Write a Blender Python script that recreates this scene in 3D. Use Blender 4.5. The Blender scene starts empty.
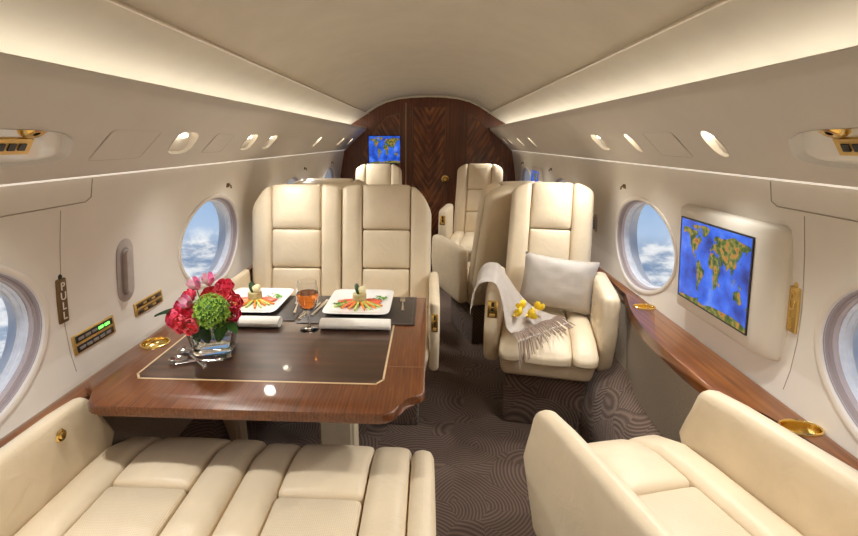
import bpy, bmesh, math, random
from mathutils import Vector, Matrix, noise
random.seed(7)
PI = math.pi
scene = bpy.context.scene
COL = scene.collection
V = Vector
D = math.radians

# ------------------------------------------------------------------ materials
def new_mat(name):
    m = bpy.data.materials.new(name); m.use_nodes = True
    nt = m.node_tree; nt.nodes.clear()
    out = nt.nodes.new('ShaderNodeOutputMaterial')
    b = nt.nodes.new('ShaderNodeBsdfPrincipled')
    nt.links.new(b.outputs[0], out.inputs[0])
    return m, nt, b
def setp(b, **k):
    names = dict(rough='Roughness', metal='Metallic', spec='Specular IOR Level', coat='Coat Weight', coat_r='Coat Roughness',
                 trans='Transmission Weight', ior='IOR', sheen='Sheen Weight', sss='Subsurface Weight')
    for a, v in k.items(): b.inputs[names[a]].default_value = v
def N(nt, t, **k):
    n = nt.nodes.new(t)
    for a, v in k.items():
        if a in n.inputs.keys(): n.inputs[a].default_value = v
        else: setattr(n, a, v)
    return n
def ramp(nt, stops):
    r = nt.nodes.new('ShaderNodeValToRGB'); e = r.color_ramp.elements
    while len(e) < len(stops): e.new(.5)
    for i, (p, c) in enumerate(stops): e[i].position = p; e[i].color = (*c, 1)
    return r
def coords(nt, scale=(1, 1, 1), kind='Object'):
    tc = nt.nodes.new('ShaderNodeTexCoord'); mp = nt.nodes.new('ShaderNodeMapping')
    mp.inputs['Scale'].default_value = scale
    nt.links.new(tc.outputs[kind], mp.inputs[0]); return mp.outputs[0]
def bump(nt, b, sock, strength, dist=.002):
    bp = N(nt, 'ShaderNodeBump'); bp.inputs['Strength'].default_value = strength; bp.inputs['Distance'].default_value = dist
    nt.links.new(sock, bp.inputs['Height']); nt.links.new(bp.outputs[0], b.inputs['Normal'])
def simple(name, col, rough=.5, var=.06, scale=40, bstr=0, bscale=200, **k):
    m, nt, b = new_mat(name); setp(b, rough=rough, **k)
    co = coords(nt)
    n = N(nt, 'ShaderNodeTexNoise'); n.inputs['Scale'].default_value = scale; nt.links.new(co, n.inputs['Vector'])
    r = ramp(nt, [(.3, tuple(c*(1-var) for c in col)), (.7, tuple(min(1, c*(1+var)) for c in col))])
    nt.links.new(n.outputs[0], r.inputs[0]); nt.links.new(r.outputs[0], b.inputs['Base Color'])
    if bstr:
        n2 = N(nt, 'ShaderNodeTexNoise'); n2.inputs['Scale'].default_value = bscale; nt.links.new(co, n2.inputs['Vector'])
        bump(nt, b, n2.outputs[0], bstr)
    return m
def emis(name, col, strength, base=None):
    m, nt, b = new_mat(name)
    b.inputs['Base Color'].default_value = (*(base or col), 1)
    b.inputs['Emission Color'].default_value = (*col, 1); b.inputs['Emission Strength'].default_value = strength
    return m
def math_node(nt, op, a, b=None):
    n = nt.nodes.new('ShaderNodeMath'); n.operation = op
    for i, x in enumerate((a, b)):
        if x is None: continue
        if isinstance(x, (int, float)): n.inputs[i].default_value = x
        else: nt.links.new(x, n.inputs[i])
    return n.outputs[0]

def leather(name, col, perf=False):
    m, nt, b = new_mat(name); setp(b, rough=.42, spec=.4)
    co = coords(nt)
    n = N(nt, 'ShaderNodeTexNoise'); n.inputs['Scale'].default_value = 9; n.inputs['Detail'].default_value = 5; nt.links.new(co, n.inputs['Vector'])
    r = ramp(nt, [(.3, tuple(c*.95 for c in col)), (.7, tuple(min(1, c*1.04) for c in col))])
    nt.links.new(n.outputs[0], r.inputs[0])
    n2 = N(nt, 'ShaderNodeTexVoronoi'); n2.inputs['Scale'].default_value = 420; nt.links.new(co, n2.inputs['Vector'])
    n3 = N(nt, 'ShaderNodeTexNoise'); n3.inputs['Scale'].default_value = 14; n3.inputs['Detail'].default_value = 3; n3.inputs['Distortion'].default_value = 1.2
    nt.links.new(co, n3.inputs['Vector'])
    h = math_node(nt, 'ADD', math_node(nt, 'MULTIPLY', n2.outputs[0], .12), math_node(nt, 'MULTIPLY', n3.outputs[0], 1.6))
    colsock = r.outputs[0]
    if perf:
        sx = nt.nodes.new('ShaderNodeSeparateXYZ'); nt.links.new(co, sx.inputs[0])
        a = math_node(nt, 'SINE', math_node(nt, 'MULTIPLY', math_node(nt, 'ADD', sx.outputs[0], sx.outputs[1]), 640))
        c = math_node(nt, 'SINE', math_node(nt, 'MULTIPLY', math_node(nt, 'SUBTRACT', sx.outputs[0], sx.outputs[1]), 640))
        d = math_node(nt, 'GREATER_THAN', math_node(nt, 'MULTIPLY', a, c), .42)
        mx = nt.nodes.new('ShaderNodeMixRGB'); nt.links.new(d, mx.inputs[0]); nt.links.new(colsock, mx.inputs[1])
        mx.inputs[2].default_value = (*(c_*.80 for c_ in col), 1); colsock = mx.outputs[0]
        h = math_node(nt, 'SUBTRACT', h, math_node(nt, 'MULTIPLY', d, .5))
    nt.links.new(colsock, b.inputs['Base Color'])
    bump(nt, b, h, .35, .004)
    return m

def wood(name, dark, mid, light, axis='Y', freq=38, rough=.12, coat=.9, dist=3.0, chevron=False):
    m, nt, b = new_mat(name); setp(b, rough=.35, coat=coat, coat_r=rough)
    co = coords(nt)
    sx = nt.nodes.new('ShaderNodeSeparateXYZ'); nt.links.new(co, sx.inputs[0])
    cb = nt.nodes.new('ShaderNodeCombineXYZ')
    if chevron:
        ax = math_node(nt, 'ABSOLUTE', sx.outputs[0])
        s = math_node(nt, 'SUBTRACT', math_node(nt, 'MULTIPLY', sx.outputs[2], 1.0), math_node(nt, 'MULTIPLY', ax, 1.6))
        nt.links.new(s, cb.inputs[0]); nt.links.new(ax, cb.inputs[1])
    else:
        i = 'XYZ'.index(axis)                       # grain runs along this axis
        o = [j for j in range(3) if j != i]
        nt.links.new(sx.outputs[o[0]], cb.inputs[0]); nt.links.new(sx.outputs[o[1]], cb.inputs[2])
        nt.links.new(math_node(nt, 'MULTIPLY', sx.outputs[i], .07), cb.inputs[1])
    n = N(nt, 'ShaderNodeTexNoise'); n.inputs['Scale'].default_value = freq; n.inputs['Detail'].default_value = 6
    n.inputs['Distortion'].default_value = .6; nt.links.new(cb.outputs[0], n.inputs['Vector'])
    w = N(nt, 'ShaderNodeTexWave'); w.inputs['Scale'].default_value = freq*.28; w.inputs['Distortion'].default_value = dist
    w.inputs['Detail'].default_value = 3; nt.links.new(cb.outputs[0], w.inputs['Vector'])
    n2 = N(nt, 'ShaderNodeTexNoise'); n2.inputs['Scale'].default_value = 5; nt.links.new(co, n2.inputs['Vector'])
    h = math_node(nt, 'ADD', math_node(nt, 'MULTIPLY', n.outputs[0], .62), math_node(nt, 'MULTIPLY', w.outputs[1], .13 if chevron else .09))
    h = math_node(nt, 'ADD', h, math_node(nt, 'MULTIPLY', n2.outputs[0], .28))
    r = ramp(nt, [(.28, dark), (.5, mid), (.72, light)])
    nt.links.new(h, r.inputs[0]); nt.links.new(r.outputs[0], b.inputs['Base Color'])
    return m

def carpet_mat():
    m, nt, b = new_mat('carpet_sculpted'); setp(b, rough=.95, spec=.1, sheen=.2)
    co = coords(nt)
    wz = N(nt, 'ShaderNodeTexNoise'); wz.inputs['Scale'].default_value = 5; nt.links.new(co, wz.inputs['Vector'])
    vo = N(nt, 'ShaderNodeTexVoronoi'); vo.inputs['Scale'].default_value = 6.5; nt.links.new(co, vo.inputs['Vector'])
    off = nt.nodes.new('ShaderNodeVectorMath'); off.operation = 'SUBTRACT'; nt.links.new(vo.outputs['Color'], off.inputs[0]); off.inputs[1].default_value = (.5, .5, .5)
    sc = nt.nodes.new('ShaderNodeVectorMath'); sc.operation = 'SCALE'; nt.links.new(off.outputs[0], sc.inputs[0]); sc.inputs['Scale'].default_value = .42
    cen = nt.nodes.new('ShaderNodeVectorMath'); cen.operation = 'ADD'; nt.links.new(vo.outputs['Position'], cen.inputs[0]); nt.links.new(sc.outputs[0], cen.inputs[1])
    di = nt.nodes.new('ShaderNodeVectorMath'); di.operation = 'DISTANCE'; nt.links.new(co, di.inputs[0]); nt.links.new(cen.outputs[0], di.inputs[1])
    nz = N(nt, 'ShaderNodeTexNoise'); nz.inputs['Scale'].default_value = 18; nt.links.new(co, nz.inputs['Vector'])
    ph = math_node(nt, 'ADD', math_node(nt, 'MULTIPLY', di.outputs['Value'], 480), math_node(nt, 'MULTIPLY', nz.outputs[0], 2.0))
    s = math_node(nt, 'SINE', ph)
    fz = N(nt, 'ShaderNodeTexNoise'); fz.inputs['Scale'].default_value = 420; nt.links.new(co, fz.inputs['Vector'])
    h = math_node(nt, 'ADD', math_node(nt, 'MULTIPLY', s, .32), math_node(nt, 'MULTIPLY', fz.outputs[0], .5))
    r = ramp(nt, [(.05, (.074, .045, .033)), (.45, (.122, .079, .059)), (.85, (.19, .13, .099))])
    nt.links.new(math_node(nt, 'ADD', h, .2), r.inputs[0]); nt.links.new(r.outputs[0], b.inputs['Base Color'])
    bump(nt, b, h, .5, .006)
    return m

M = {}
LC = (.70, .585, .42)
M['leather'] = leather('cream_leather', LC)
M['leather_perf'] = leather('cream_leather_perforated', LC, True)
M['leather_trim'] = leather('cream_leather_trim', (.68, .565, .40))
M['wall'] = simple('sidewall_vinyl', (.78, .735, .675), .5, .02, 6, .08, 350)
M['psu'] = simple('overhead_panel_vinyl', (.68, .64, .59), .5, .02, 6, .08, 350)
M['ceiling'] = simple('headliner', (.66, .60, .49), .7, .03, 7, .1, 260)
M['seam'] = simple('seam_bead', (.72, .64, .52), .4)
M['groove'] = simple('panel_joint', (.40, .35, .30), .6)
M['fabric'] = simple('lower_panel_fabric', (.25, .20, .15), .9, .14, 260, .3, 380)
M['carpet'] = carpet_mat()
M['table_wood'] = wood('table_walnut', (.055, .014, .004), (.13, .037, .009), (.22, .075, .020), 'Y', 110, .05, .55)
M['table_inner'] = wood('table_walnut_inner', (.018, .006, .003), (.050, .018, .008), (.11, .045, .020), 'X', 22, .03, .7)
M['ledge_wood'] = wood('ledge_walnut', (.085, .022, .005), (.19, .060, .012), (.30, .115, .028), 'Y', 45, .08, .5)
M['bulk_wood'] = wood('bulkhead_mahogany', (.075, .017, .006), (.15, .040, .013), (.23, .072, .024), 'Z', 30, .12, .45)
M['crotch_wood'] = wood('crotch_mahogany', (.035, .008, .003), (.15, .039, .012), (.40, .13, .040), 'Z', 11, .12, .45, chevron=True, dist=10)
M['inlay'] = simple('satinwood_inlay', (.62, .45, .26), .3, coat=.6)
M['inlay_dim'] = simple('inlay_line', (.26, .13, .06), .3, coat=.6)
M['gold'] = simple('polished_gold', (.86, .60, .20), .2, .05, 30, metal=1)
M['gold_flat'] = simple('satin_gold', (.68, .47, .16), .35, .06, 60, metal=.75)
M['brass_dark'] = simple('aged_bronze', (.16, .095, .04), .45, .1, 60, metal=.5)
M['black'] = simple('black_plastic', (.015, .014, .013), .35)
M['grey_plastic'] = simple('warm_grey_plastic', (.43, .38, .36), .4)
M['grey_dark'] = simple('grey_recess', (.27, .235, .23), .45)
M['mauve'] = simple('window_reveal_mauve', (.37, .30, .29), .5, .02, 20)
M['mauve_l'] = simple('window_reveal_pale', (.56, .48, .47), .45, .02, 20)
M['daylit_ring'] = simple('window_reveal_daylit', (.82, .84, .88), .35)  # daylight on the innermost reveal, put into its bluish white
M['bezel'] = simple('window_bezel', (.76, .70, .63), .35, .012, 20)
M['white_plastic'] = simple('ivory_plastic', (.74, .69, .61), .4, .012, 20)
M['porcelain'] = simple('white_porcelain', (.83, .82, .80), .15, .01, coat=.6)
M['linen'] = simple('white_linen', (.82, .78, .70), .85, .03, 60, .4, 300)
M['mat'] = simple('dark_leather_placemat', (.045, .034, .028), .4, .1, 40, .25, 300)
M['mat_edge'] = simple('placemat_stitching', (.20, .15, .12), .6)
M['silver'] = simple('polished_silver', (.80, .78, .76), .16, .03, 20, metal=1)
M['pillow'] = simple('taupe_pillow_silk', (.40, .355, .31), .55, .08, 9, .3, 120, sheen=.4)
M['throw'] = simple('pale_grey_wool', (.66, .60, .55), .9, .05, 90, .5, 260, sheen=.4)
M['fringe'] = simple('taupe_fringe', (.26, .18, .14), .85, .15, 120, sheen=.3)
M['rose'] = simple('rose_petal', (.84, .085, .17), .75, .18, 60)
M['rose2'] = simple('coral_rose_petal', (.90, .13, .17), .75, .18, 60)
M['pink'] = simple('pink_petal', (.78, .22, .42), .5, .25, 60)
M['pink_l'] = simple('pale_throat', (.86, .62, .70), .5, .1, 60)
M['green_l'] = simple('lime_floret', (.33, .52, .07), .6, .25, 90)
M['leaf'] = simple('leaf_green', (.06, .17, .03), .4, .25, 40)
M['leaf_d'] = simple('dark_leaf', (.025, .085, .03), .35, .25, 40)
M['stem'] = simple('stem_green', (.16, .36, .06), .5, .15, 40)
M['yellow'] = simple('yellow_petal', (.88, .64, .03), .5, .1, 60)
M['yellow_d'] = simple('orange_throat', (.75, .32, .02), .5)
M['carrot'] = simple('carrot', (.85, .26, .03), .45, .12, 60)
M['celery'] = simple('cucumber_stick', (.50, .62, .16), .45, .2, 60)
M['tomato'] = simple('tomato_flesh', (.70, .12, .055), .4, .2, 60)
M['herb'] = simple('herb_green', (.13, .32, .03), .6, .35, 90)
M['roll'] = simple('roll_wrapper', (.50, .43, .22), .5, .2, 40)
M['cuke'] = simple('cucumber_skin', (.03, .075, .025), .35, .2, 40)
M['filling'] = simple('pale_filling', (.80, .72, .42), .5, .15, 60)
def glass(name, col=(1, 1, 1), rough=0, ior=1.45):
    m, nt, b = new_mat(name); setp(b, rough=rough, trans=1, ior=ior); b.inputs['Base Color'].default_value = (*col, 1); return m
M['glass'] = glass('clear_glass', (.98, .99, .99))
M['vase_glass'] = glass('vase_glass', (.96, .98, .99), 0, 1.4)
M['water'] = glass('vase_water', (.97, .99, .96), 0, 1.33)
M['wine'] = glass('rose_wine', (.95, .30, .06), 0, 1.33)
def thin_pane():
    m, nt, b = new_mat('window_pane'); nt.nodes.remove(b)
    out = [n for n in nt.nodes if n.type == 'OUTPUT_MATERIAL'][0]
    t = N(nt, 'ShaderNodeBsdfTransparent'); t.inputs[0].default_value = (.96, .98, 1, 1)
    g = N(nt, 'ShaderNodeBsdfGlossy'); g.inputs['Roughness'].default_value = .02
    mx = N(nt, 'ShaderNodeMixShader'); mx.inputs[0].default_value = .05; nt.links.new(t.outputs[0], mx.inputs[1]); nt.links.new(g.outputs[0], mx.inputs[2])
    nt.links.new(mx.outputs[0], out.inputs[0]); return m
M['pane'] = thin_pane()
M['cove'] = emis('cove_lamp', (1.0, .97, .90), 2.3)
M['wash'] = emis('wash_lamp', (1.0, .95, .86), .25)
M['lamp'] = emis('reading_lamp_lens', (1.0, .92, .75), 6)
M['led'] = emis('green_led_display', (.15, .9, .1), 1.2)
def screen_mat():
    m, nt, b = new_mat('screen_ocean'); setp(b, rough=.25)
    co = coords(nt, (9, 9, 9)); n = N(nt, 'ShaderNodeTexNoise'); n.inputs['Scale'].default_value = 1.3; n.inputs['Detail'].default_value = 4; nt.links.new(co, n.inputs['Vector'])
    r = ramp(nt, [(.28, (.004, .015, .14)), (.42, (.012, .07, .48)), (.56, (.022, .13, .74)), (.75, (.12, .26, .80))])
    nt.links.new(n.outputs[0], r.inputs[0]); nt.links.new(r.outputs[0], b.inputs['Emission Color'])
    b.inputs['Base Color'].default_value = (.01, .01, .02, 1); b.inputs['Emission Strength'].default_value = .55; return m
def land_mat():
    m, nt, b = new_mat('screen_land'); setp(b, rough=.25)
    co = coords(nt, (14, 14, 14)); n = N(nt, 'ShaderNodeTexNoise'); n.inputs['Scale'].default_value = 3.6; n.inputs['Detail'].default_value = 6; nt.links.new(co, n.inputs['Vector'])
    r = ramp(nt, [(.30, (.012, .03, .004)), (.42, (.04, .08, .01)), (.50, (.11, .14, .025)), (.57, (.26, .19, .035)), (.64, (.46, .15, .025)), (.72, (.07, .05, .01))])
    nt.links.new(n.outputs[0], r.inputs[0]); nt.links.new(r.outputs[0], b.inputs['Emission Color'])
    b.inputs['Base Color'].default_value = (.01, .01, .01, 1); b.inputs['Emission Strength'].default_value = .6; return m
M['ocean'] = screen_mat(); M['land'] = land_mat()

# ------------------------------------------------------------------ object helpers
def link(name, bm, m, parent=None, smooth=True, recalc=True):
    if recalc: bmesh.ops.recalc_face_normals(bm, faces=bm.faces[:])
    me = bpy.data.meshes.new(name); bm.to_mesh(me); bm.free()
    for x in (m if isinstance(m, (list, tuple)) else [m]): me.materials.append(M[x])
    o = bpy.data.objects.new(name, me); COL.objects.link(o)
    if smooth:
        me.polygons.foreach_set('use_smooth', [True]*len(me.polygons))
        try: me.set_sharp_from_angle(angle=math.radians(42))
        except Exception: pass
    if parent: o.parent = parent
    return o
def tag(o, label, cat, group=None):
    o['label'] = label; o['category'] = cat
    if group: o['group'] = group
    return o
def empty(name, label, cat, loc=(0, 0, 0), rz=0, group=None):
    o = bpy.data.objects.new(name, None); COL.objects.link(o); o.location = loc; o.rotation_euler = (0, 0, rz)
    o.empty_display_size = .05
    return tag(o, label, cat, group)
def struct(o): o['kind'] = 'structure'; return o
def copy_tree(o, parent=None):
    c = o.copy(); COL.objects.link(c)
    if parent: c.parent = parent
    for ch in list(o.children): copy_tree(ch, c)
    return c
def B(): return bmesh.new()
ID = lambda p: p
def grid_vals(h, r, n):
    if r <= 0: vals = [-h, h]
    else: vals = [-h, -h+r*.35, -h+r] + ([-(h-r)+2*(h-r)*i/n for i in range(1, n)] if h-r > 1e-6 else []) + [h-r, h-r*.35, h]
    out = []
    for v in vals:
        if not out or v-out[-1] > 1e-6: out.append(v)
    return out
def rb(bm, c, s, r, n=4, puff=None, fn=ID):
    """rounded, optionally puffed box of size s about c"""
    h = [x/2 for x in s]; r = min(r, min(h)*.999)
    ax = [grid_vals(h[i], r, n) for i in range(3)]
    vs = {}
    def vert(p):
        k = tuple(round(x, 6) for x in p)
        if k in vs: return vs[k]
        q = [max(-(h[i]-r), min(h[i]-r, p[i])) for i in range(3)]
        d = V([p[i]-q[i] for i in range(3)])
        o = V(q)+d.normalized()*r if d.length > 1e-9 else V(p)
        if puff:
            for key, a in puff.items():
                i = 'xyz'.index(key[0]); sg = 1 if key[1] == '+' else -1
                j, l = [t for t in range(3) if t != i]
                if p[i]*sg >= h[i]-1e-6:
                    o[i] += sg*a*(1-(p[j]/h[j])**2)*(1-(p[l]/h[l])**4)
        v = bm.verts.new(fn(o+V(c))); vs[k] = v; return v
    for i in range(3):
        j, l = (i+1) % 3, (i+2) % 3
        for sg in (-1, 1):
            for a in range(len(ax[j])-1):
                for b_ in range(len(ax[l])-1):
                    quad = []
                    for (u, w) in ((a, b_), (a+1, b_), (a+1, b_+1), (a, b_+1)):
                        p = [0, 0, 0]; p[i] = sg*h[i]; p[j] = ax[j][u]; p[l] = ax[l][w]; quad.append(vert(p))
                    if sg < 0: quad.reverse()
                    try: bm.faces.new(quad)
                    except ValueError: pass
    return bm
def prism(bm, pts, a, b_, axis='z', bev=0):
    """extrude a closed 2-D outline between a and b_ along an axis; axis y takes (x,z) points, z takes (x,y), x takes (y,z)"""
    def mk(p, t): return {'z': (p[0], p[1], t), 'y': (p[0], t, p[1]), 'x': (t, p[0], p[1])}[axis]
    lo = [bm.verts.new(mk(p, a)) for p in pts]; hi = [bm.verts.new(mk(p, b_)) for p in pts]
    n = len(pts)
    for i in range(n): bm.faces.new((lo[i], lo[(i+1) % n], hi[(i+1) % n], hi[i]))
    bm.faces.new(lo[::-1]); bm.faces.new(hi)
    return bm
def tube(bm, pts, r, n=8, caps=True, closed=False):
    pts = [V(p) for p in pts]; rings = []
    rr = r if isinstance(r, (list, tuple)) else [r]*len(pts)
    ref = None
    for i, p in enumerate(pts):
        if closed: t = pts[(i+1) % len(pts)]-pts[i-1]
        else: t = pts[min(i+1, len(pts)-1)]-pts[max(i-1, 0)]
        t.normalize()
        if ref is None: ref = V((0, 0, 1)) if abs(t.z) < .9 else V((1, 0, 0))
        u = t.cross(ref); u.normalize(); w = u.cross(t); ref = w
        rings.append([bm.verts.new(p+u*math.cos(2*PI*k/n)*rr[i]+w*math.sin(2*PI*k/n)*rr[i]) for k in range(n)])
    m = len(rings)
    for i in range(m if closed else m-1):
        a, b_ = rings[i], rings[(i+1) % m]
        for k in range(n): bm.faces.new((a[k], a[(k+1) % n], b_[(k+1) % n], b_[k]))
    if caps and not closed: bm.faces.new(rings[0][::-1]); bm.faces.new(rings[-1])
    return bm
def lathe(bm, prof, n=24, c=(0, 0, 0), sx=1, sy=1, power=2):
    rings = []
    for (r, z) in prof:
        if r < 1e-6: rings.append([bm.verts.new((c[0], c[1], c[2]+z))]); continue
        ring = []
        for k in range(n):
            a = 2*PI*k/n; ca, sa = math.cos(a), math.sin(a)
            if power != 2:
                ca, sa = math.copysign(abs(ca)**(2/power), ca), math.copysign(abs(sa)**(2/power), sa)
            ring.append(bm.verts.new((c[0]+r*ca*sx, c[1]+r*sa*sy, c[2]+z)))
        rings.append(ring)
    for a, b_ in zip(rings, rings[1:]):
        for k in range(n):
            if len(a) == 1 and len(b_) == 1: continue
            if len(a) == 1: bm.faces.new((a[0], b_[(k+1) % n], b_[k]))
            elif len(b_) == 1: bm.faces.new((a[k], a[(k+1) % n], b_[0]))
            else: bm.faces.new((a[k], a[(k+1) % n], b_[(k+1) % n], b_[k]))
    return bm
def xform(bm, mtx, verts=None): bmesh.ops.transform(bm, matrix=mtx, verts=verts or bm.verts[:]); return bm
def boolean_cut(o, cutters):
    bpy.context.view_layer.update()
    for c in cutters:
        md = o.modifiers.new('cut', 'BOOLEAN'); md.operation = 'DIFFERENCE'; md.solver = 'EXACT'; md.object = c
    dg = bpy.context.evaluated_depsgraph_get()
    me = bpy.data.meshes.new_from_object(o.evaluated_get(dg))
    o.modifiers.clear(); o.data = me
    for c in cutters:
        d = c.data; bpy.data.objects.remove(c); bpy.data.meshes.remove(d)

# ------------------------------------------------------------------ the cabin shell
Y0, Y1 = -1.7, 5.9
floor_bm = B(); prism(floor_bm, [(-1.12, -.04), (1.12, -.04), (1.12, 0), (-1.12, 0)], Y0, Y1+.05, 'y')
struct(link('floor', floor_bm, 'carpet', smooth=False))

CE = [(0, 1.882), (.18, 1.876), (.34, 1.857), (.48, 1.822), (.60, 1.768), (.70, 1.703), (.80, 1.643), (.90, 1.585), (.98, 1.525), (1.05, 1.43), (1.10, 1.30)]
prof = [(-x, z) for x, z in CE[::-1]][:-1]+CE
outer = [(x*1.05, z+.05) for x, z in prof]
bm = B(); prism(bm, prof+outer[::-1], Y0, Y1+.05, 'y')
struct(link('ceiling', bm, 'ceiling'))
for i, s in enumerate((-1, 1)):
    bm = B(); rb(bm, (s*.699, (Y0+Y1)/2, 1.7005), (.012, Y1-Y0-.01, .010), .004, n=1)
    struct(link('trim_%d' % (i+1), bm, 'seam'))
bm = B()
arch = [V((x, 5.62, z-.012)) for x, z in prof if abs(x) <= .71]
tube(bm, arch, .012, 6); struct(link('trim_3', bm, 'ceiling'))

WP = [(.990, 1.30), (1.010, 1.20), (1.031, 1.10), (1.048, 1.0), (1.057, .93), (1.063, .85), (1.062, .76), (1.050, .67), (1.03, .60)]
def wallx(z):
    for (x0, z0), (x1, z1) in zip(WP, WP[1:]):
        if z1 <= z <= z0: return x0+(x1-x0)*(z0-z)/(z0-z1)
    return WP[0][0] if z > WP[0][1] else WP[-1][0]
WIN_Z, WIN_A, WIN_B = .907, .330, .216          # window centre height and half axes
WIN_Y = [-.52, .90, 2.325, 3.745, 5.17]
for side, s in (('left', -1), ('right', 1)):
    bm = B()
    pts = [(s*x, z) for x, z in WP] + [(s*(x+.11), z) for x, z in WP[::-1]]
    prism(bm, pts, Y0, Y1+.05, 'y')
    w = struct(link('wall_'+side, bm, 'wall'))
    cuts = []
    for y in WIN_Y:
        cb_ = B()
        prism(cb_, [(y+WIN_A*math.cos(2*PI*k/64), WIN_Z+WIN_B*math.sin(2*PI*k/64)) for k in range(64)], s*.9, s*1.3, 'x')
        cuts.append(link('cut', cb_, 'wall', smooth=False))
    boolean_cut(w, cuts)
    w.data.set_sharp_from_angle(angle=math.radians(35))
    # lower fabric panel, part of the side wall
    bm = B()
    if s > 0: lp = [(1.0, .64), (.968, .5), (.93, .36), (.85, .31)]
    else: lp = [(-1.03, .66), (-1.02, .50), (-.93, .40), (-.85, .31)]
    prism(bm, lp + [(x+s*.06, z) for x, z in lp[::-1]], Y0, Y1, 'y')
    struct(link('wall_'+side+'_lower', bm, 'fabric'))
    # carpeted kick
    bm = B(); kp = [(s*.945, .385), (s*.925, .375), (s*.845, .318), (s*.822, .29), (s*.79, .16), (s*.785, 0)]
    prism(bm, kp+[(s*.98, 0), (s*.98, .385)], Y0, Y1, 'y')
    struct(link('baseboard_'+side, bm, 'carpet'))
    # overhead service panel with its upturned lip
    bm = B()
    pp = [(.724, 1.538), (.729, 1.516), (.736, 1.506), (.752, 1.492), (.86, 1.400), (.955, 1.309), (.974, 1.291), (.986, 1.290), (.995, 1.300), (1.03, 1.35), (.82, 1.52), (.742, 1.540), (.73, 1.542)]
    prism(bm, [(s*x, z) for x, z in pp], Y0, Y1, 'y')
    psu = struct(link('trim_%d' % (4 if s < 0 else 5), bm, 'psu'))
    if s < 0: PSU_L = psu
    else: PSU_R = psu
    # light strips: cove above the panel, wall wash below it
    bm = B(); rb(bm, (s*.865, (Y0+Y1)/2, 1.522), (.03, Y1-Y0-.1, .016), .005, n=1)
    o = link('cove_light', bm, 'cove'); tag(o, 'warm light strip hidden in the cove above the %s overhead panel' % side, 'light strip')
    bm = B(); rb(bm, (s*.981, (Y0+Y1)/2, 1.2885), (.009, Y1-Y0-.1, .006), .002, n=1)
    o = link('wash_light', bm, 'wash'); tag(o, 'slim wall wash strip under the %s overhead panel' % side, 'light strip')

# windows --------------------------------------------------
def ell(s, y, k, d, n=56):
    out = []
    for i in range(n):
        a = 2*PI*i/n; yy = y+WIN_A*k*math.cos(a); zz = WIN_Z+WIN_B*(1+(k-1)*1.35)*math.sin(a)
        out.append((s*(wallx(zz)+d), yy, zz))
    return out
def loft(bm, loops):
    rs = [[bm.verts.new(p) for p in l] for l in loops]
    for a, b_ in zip(rs, rs[1:]):
        n = len(a)
        for i in range(n): bm.faces.new((a[i], a[(i+1) % n], b_[(i+1) % n], b_[i]))
    return bm
wn = 0
for side, s in (('left', -1), ('right', 1)):
    for y in WIN_Y:
        wn += 1
        bm = loft(B(), [ell(s, y, 1.045, .002), ell(s, y, 1.04, -.004), ell(s, y, 1.015, -.007), ell(s, y, .985, -.004), ell(s, y, .975, .006)])
        w = struct(link('window_%d' % wn, bm, 'bezel'))
        bm = loft(B(), [ell(s, y, .977, .002), ell(s, y, .972, .014), ell(s, y, .963, .015), ell(s, y, .960, .022)]); link('outer_reveal', bm, 'mauve', w)
        bm = loft(B(), [ell(s, y, .960, .022), ell(s, y, .953, .0225), ell(s, y, .950, .032), ell(s, y, .942, .0325)]); link('middle_reveal', bm, 'mauve_l', w)
        bm = loft(B(), [ell(s, y, .942, .0325), ell(s, y, .938, .044), ell(s, y, .930, .045), ell(s, y, .926, .058), ell(s, y, .912, .059)]); link('inner_reveal', bm, 'daylit_ring', w)
        bm = B(); vs = [bm.verts.new(p) for p in ell(s, y, .922, .054)]; bm.faces.new(vs); link('pane', bm, 'pane', w, smooth=False)

# front bulkhead ------------------------------------------
bulk = [(-1.10, -.02)]+[(-1.11, .9), (-1.10, 1.30)]+prof[1:-1]+[(1.10, 1.30), (1.11, .9), (1.10, -.02)]
bm = B(); prism(bm, bulk, Y1-.02, Y1+.05, 'y')
wf = struct(link('wall_front', bm, 'bulk_wood', smooth=False))
def outline(bm, pts, y, r): tube(bm, [(x, y, z) for x, z in pts], r, 4, closed=True)
yb = Y1-.021
for sx_, pts in ((-1, [(-.325, 1.70), (-.325, .25), (-.86, .25), (-.90, .95), (-.82, 1.16), (-.72, 1.32), (-.60, 1.55), (-.48, 1.66)]),
                 (1, [(.46, 1.70), (.46, .25), (.90, .25), (.95, .95), (.86, 1.20), (.78, 1.34), (.70, 1.52), (.58, 1.64)])):
    bm = B(); prism(bm, pts, yb-.004, yb, 'y'); p = link('veneer_panel', bm, 'crotch_wood', wf, smooth=False)
    bm = B(); outline(bm, pts, yb-.004, .0055); link('inlay_line', bm, 'inlay_dim', wf)
bm = B(); rb(bm, (-.255, yb-.002, .92), (.010, .006, 1.80), .002, n=1); link('door_jamb_line', bm, 'inlay', wf)
bm = B(); dp = [(-.235, .02), (-.235, 1.825), (0, 1.842), (.24, 1.825), (.36, 1.79), (.36, .02)]
prism(bm, dp, yb-.010, yb, 'y'); door = struct(link('door_1', bm, 'bulk_wood', smooth=False))
bm = B(); rb(bm, (.02, yb-.012, .93), (.36, .006, 1.68), .002, n=1, fn=ID)
pm = B(); prism(pm, [(-.18, .09), (.18, .09), (.18, 1.77), (-.18, 1.77)], -.003, .003, 'y'); bm.free()
o = link('crotch_panel', pm, 'crotch_wood', door, smooth=False); o.location = (.02, yb-.012, 0)
bm = B(); outline(bm, [(-.172, .082), (.212, .082), (.212, 1.778), (-.172, 1.778)], yb-.014, .0065); link('inlay_line', bm, 'inlay_dim', door)
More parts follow.
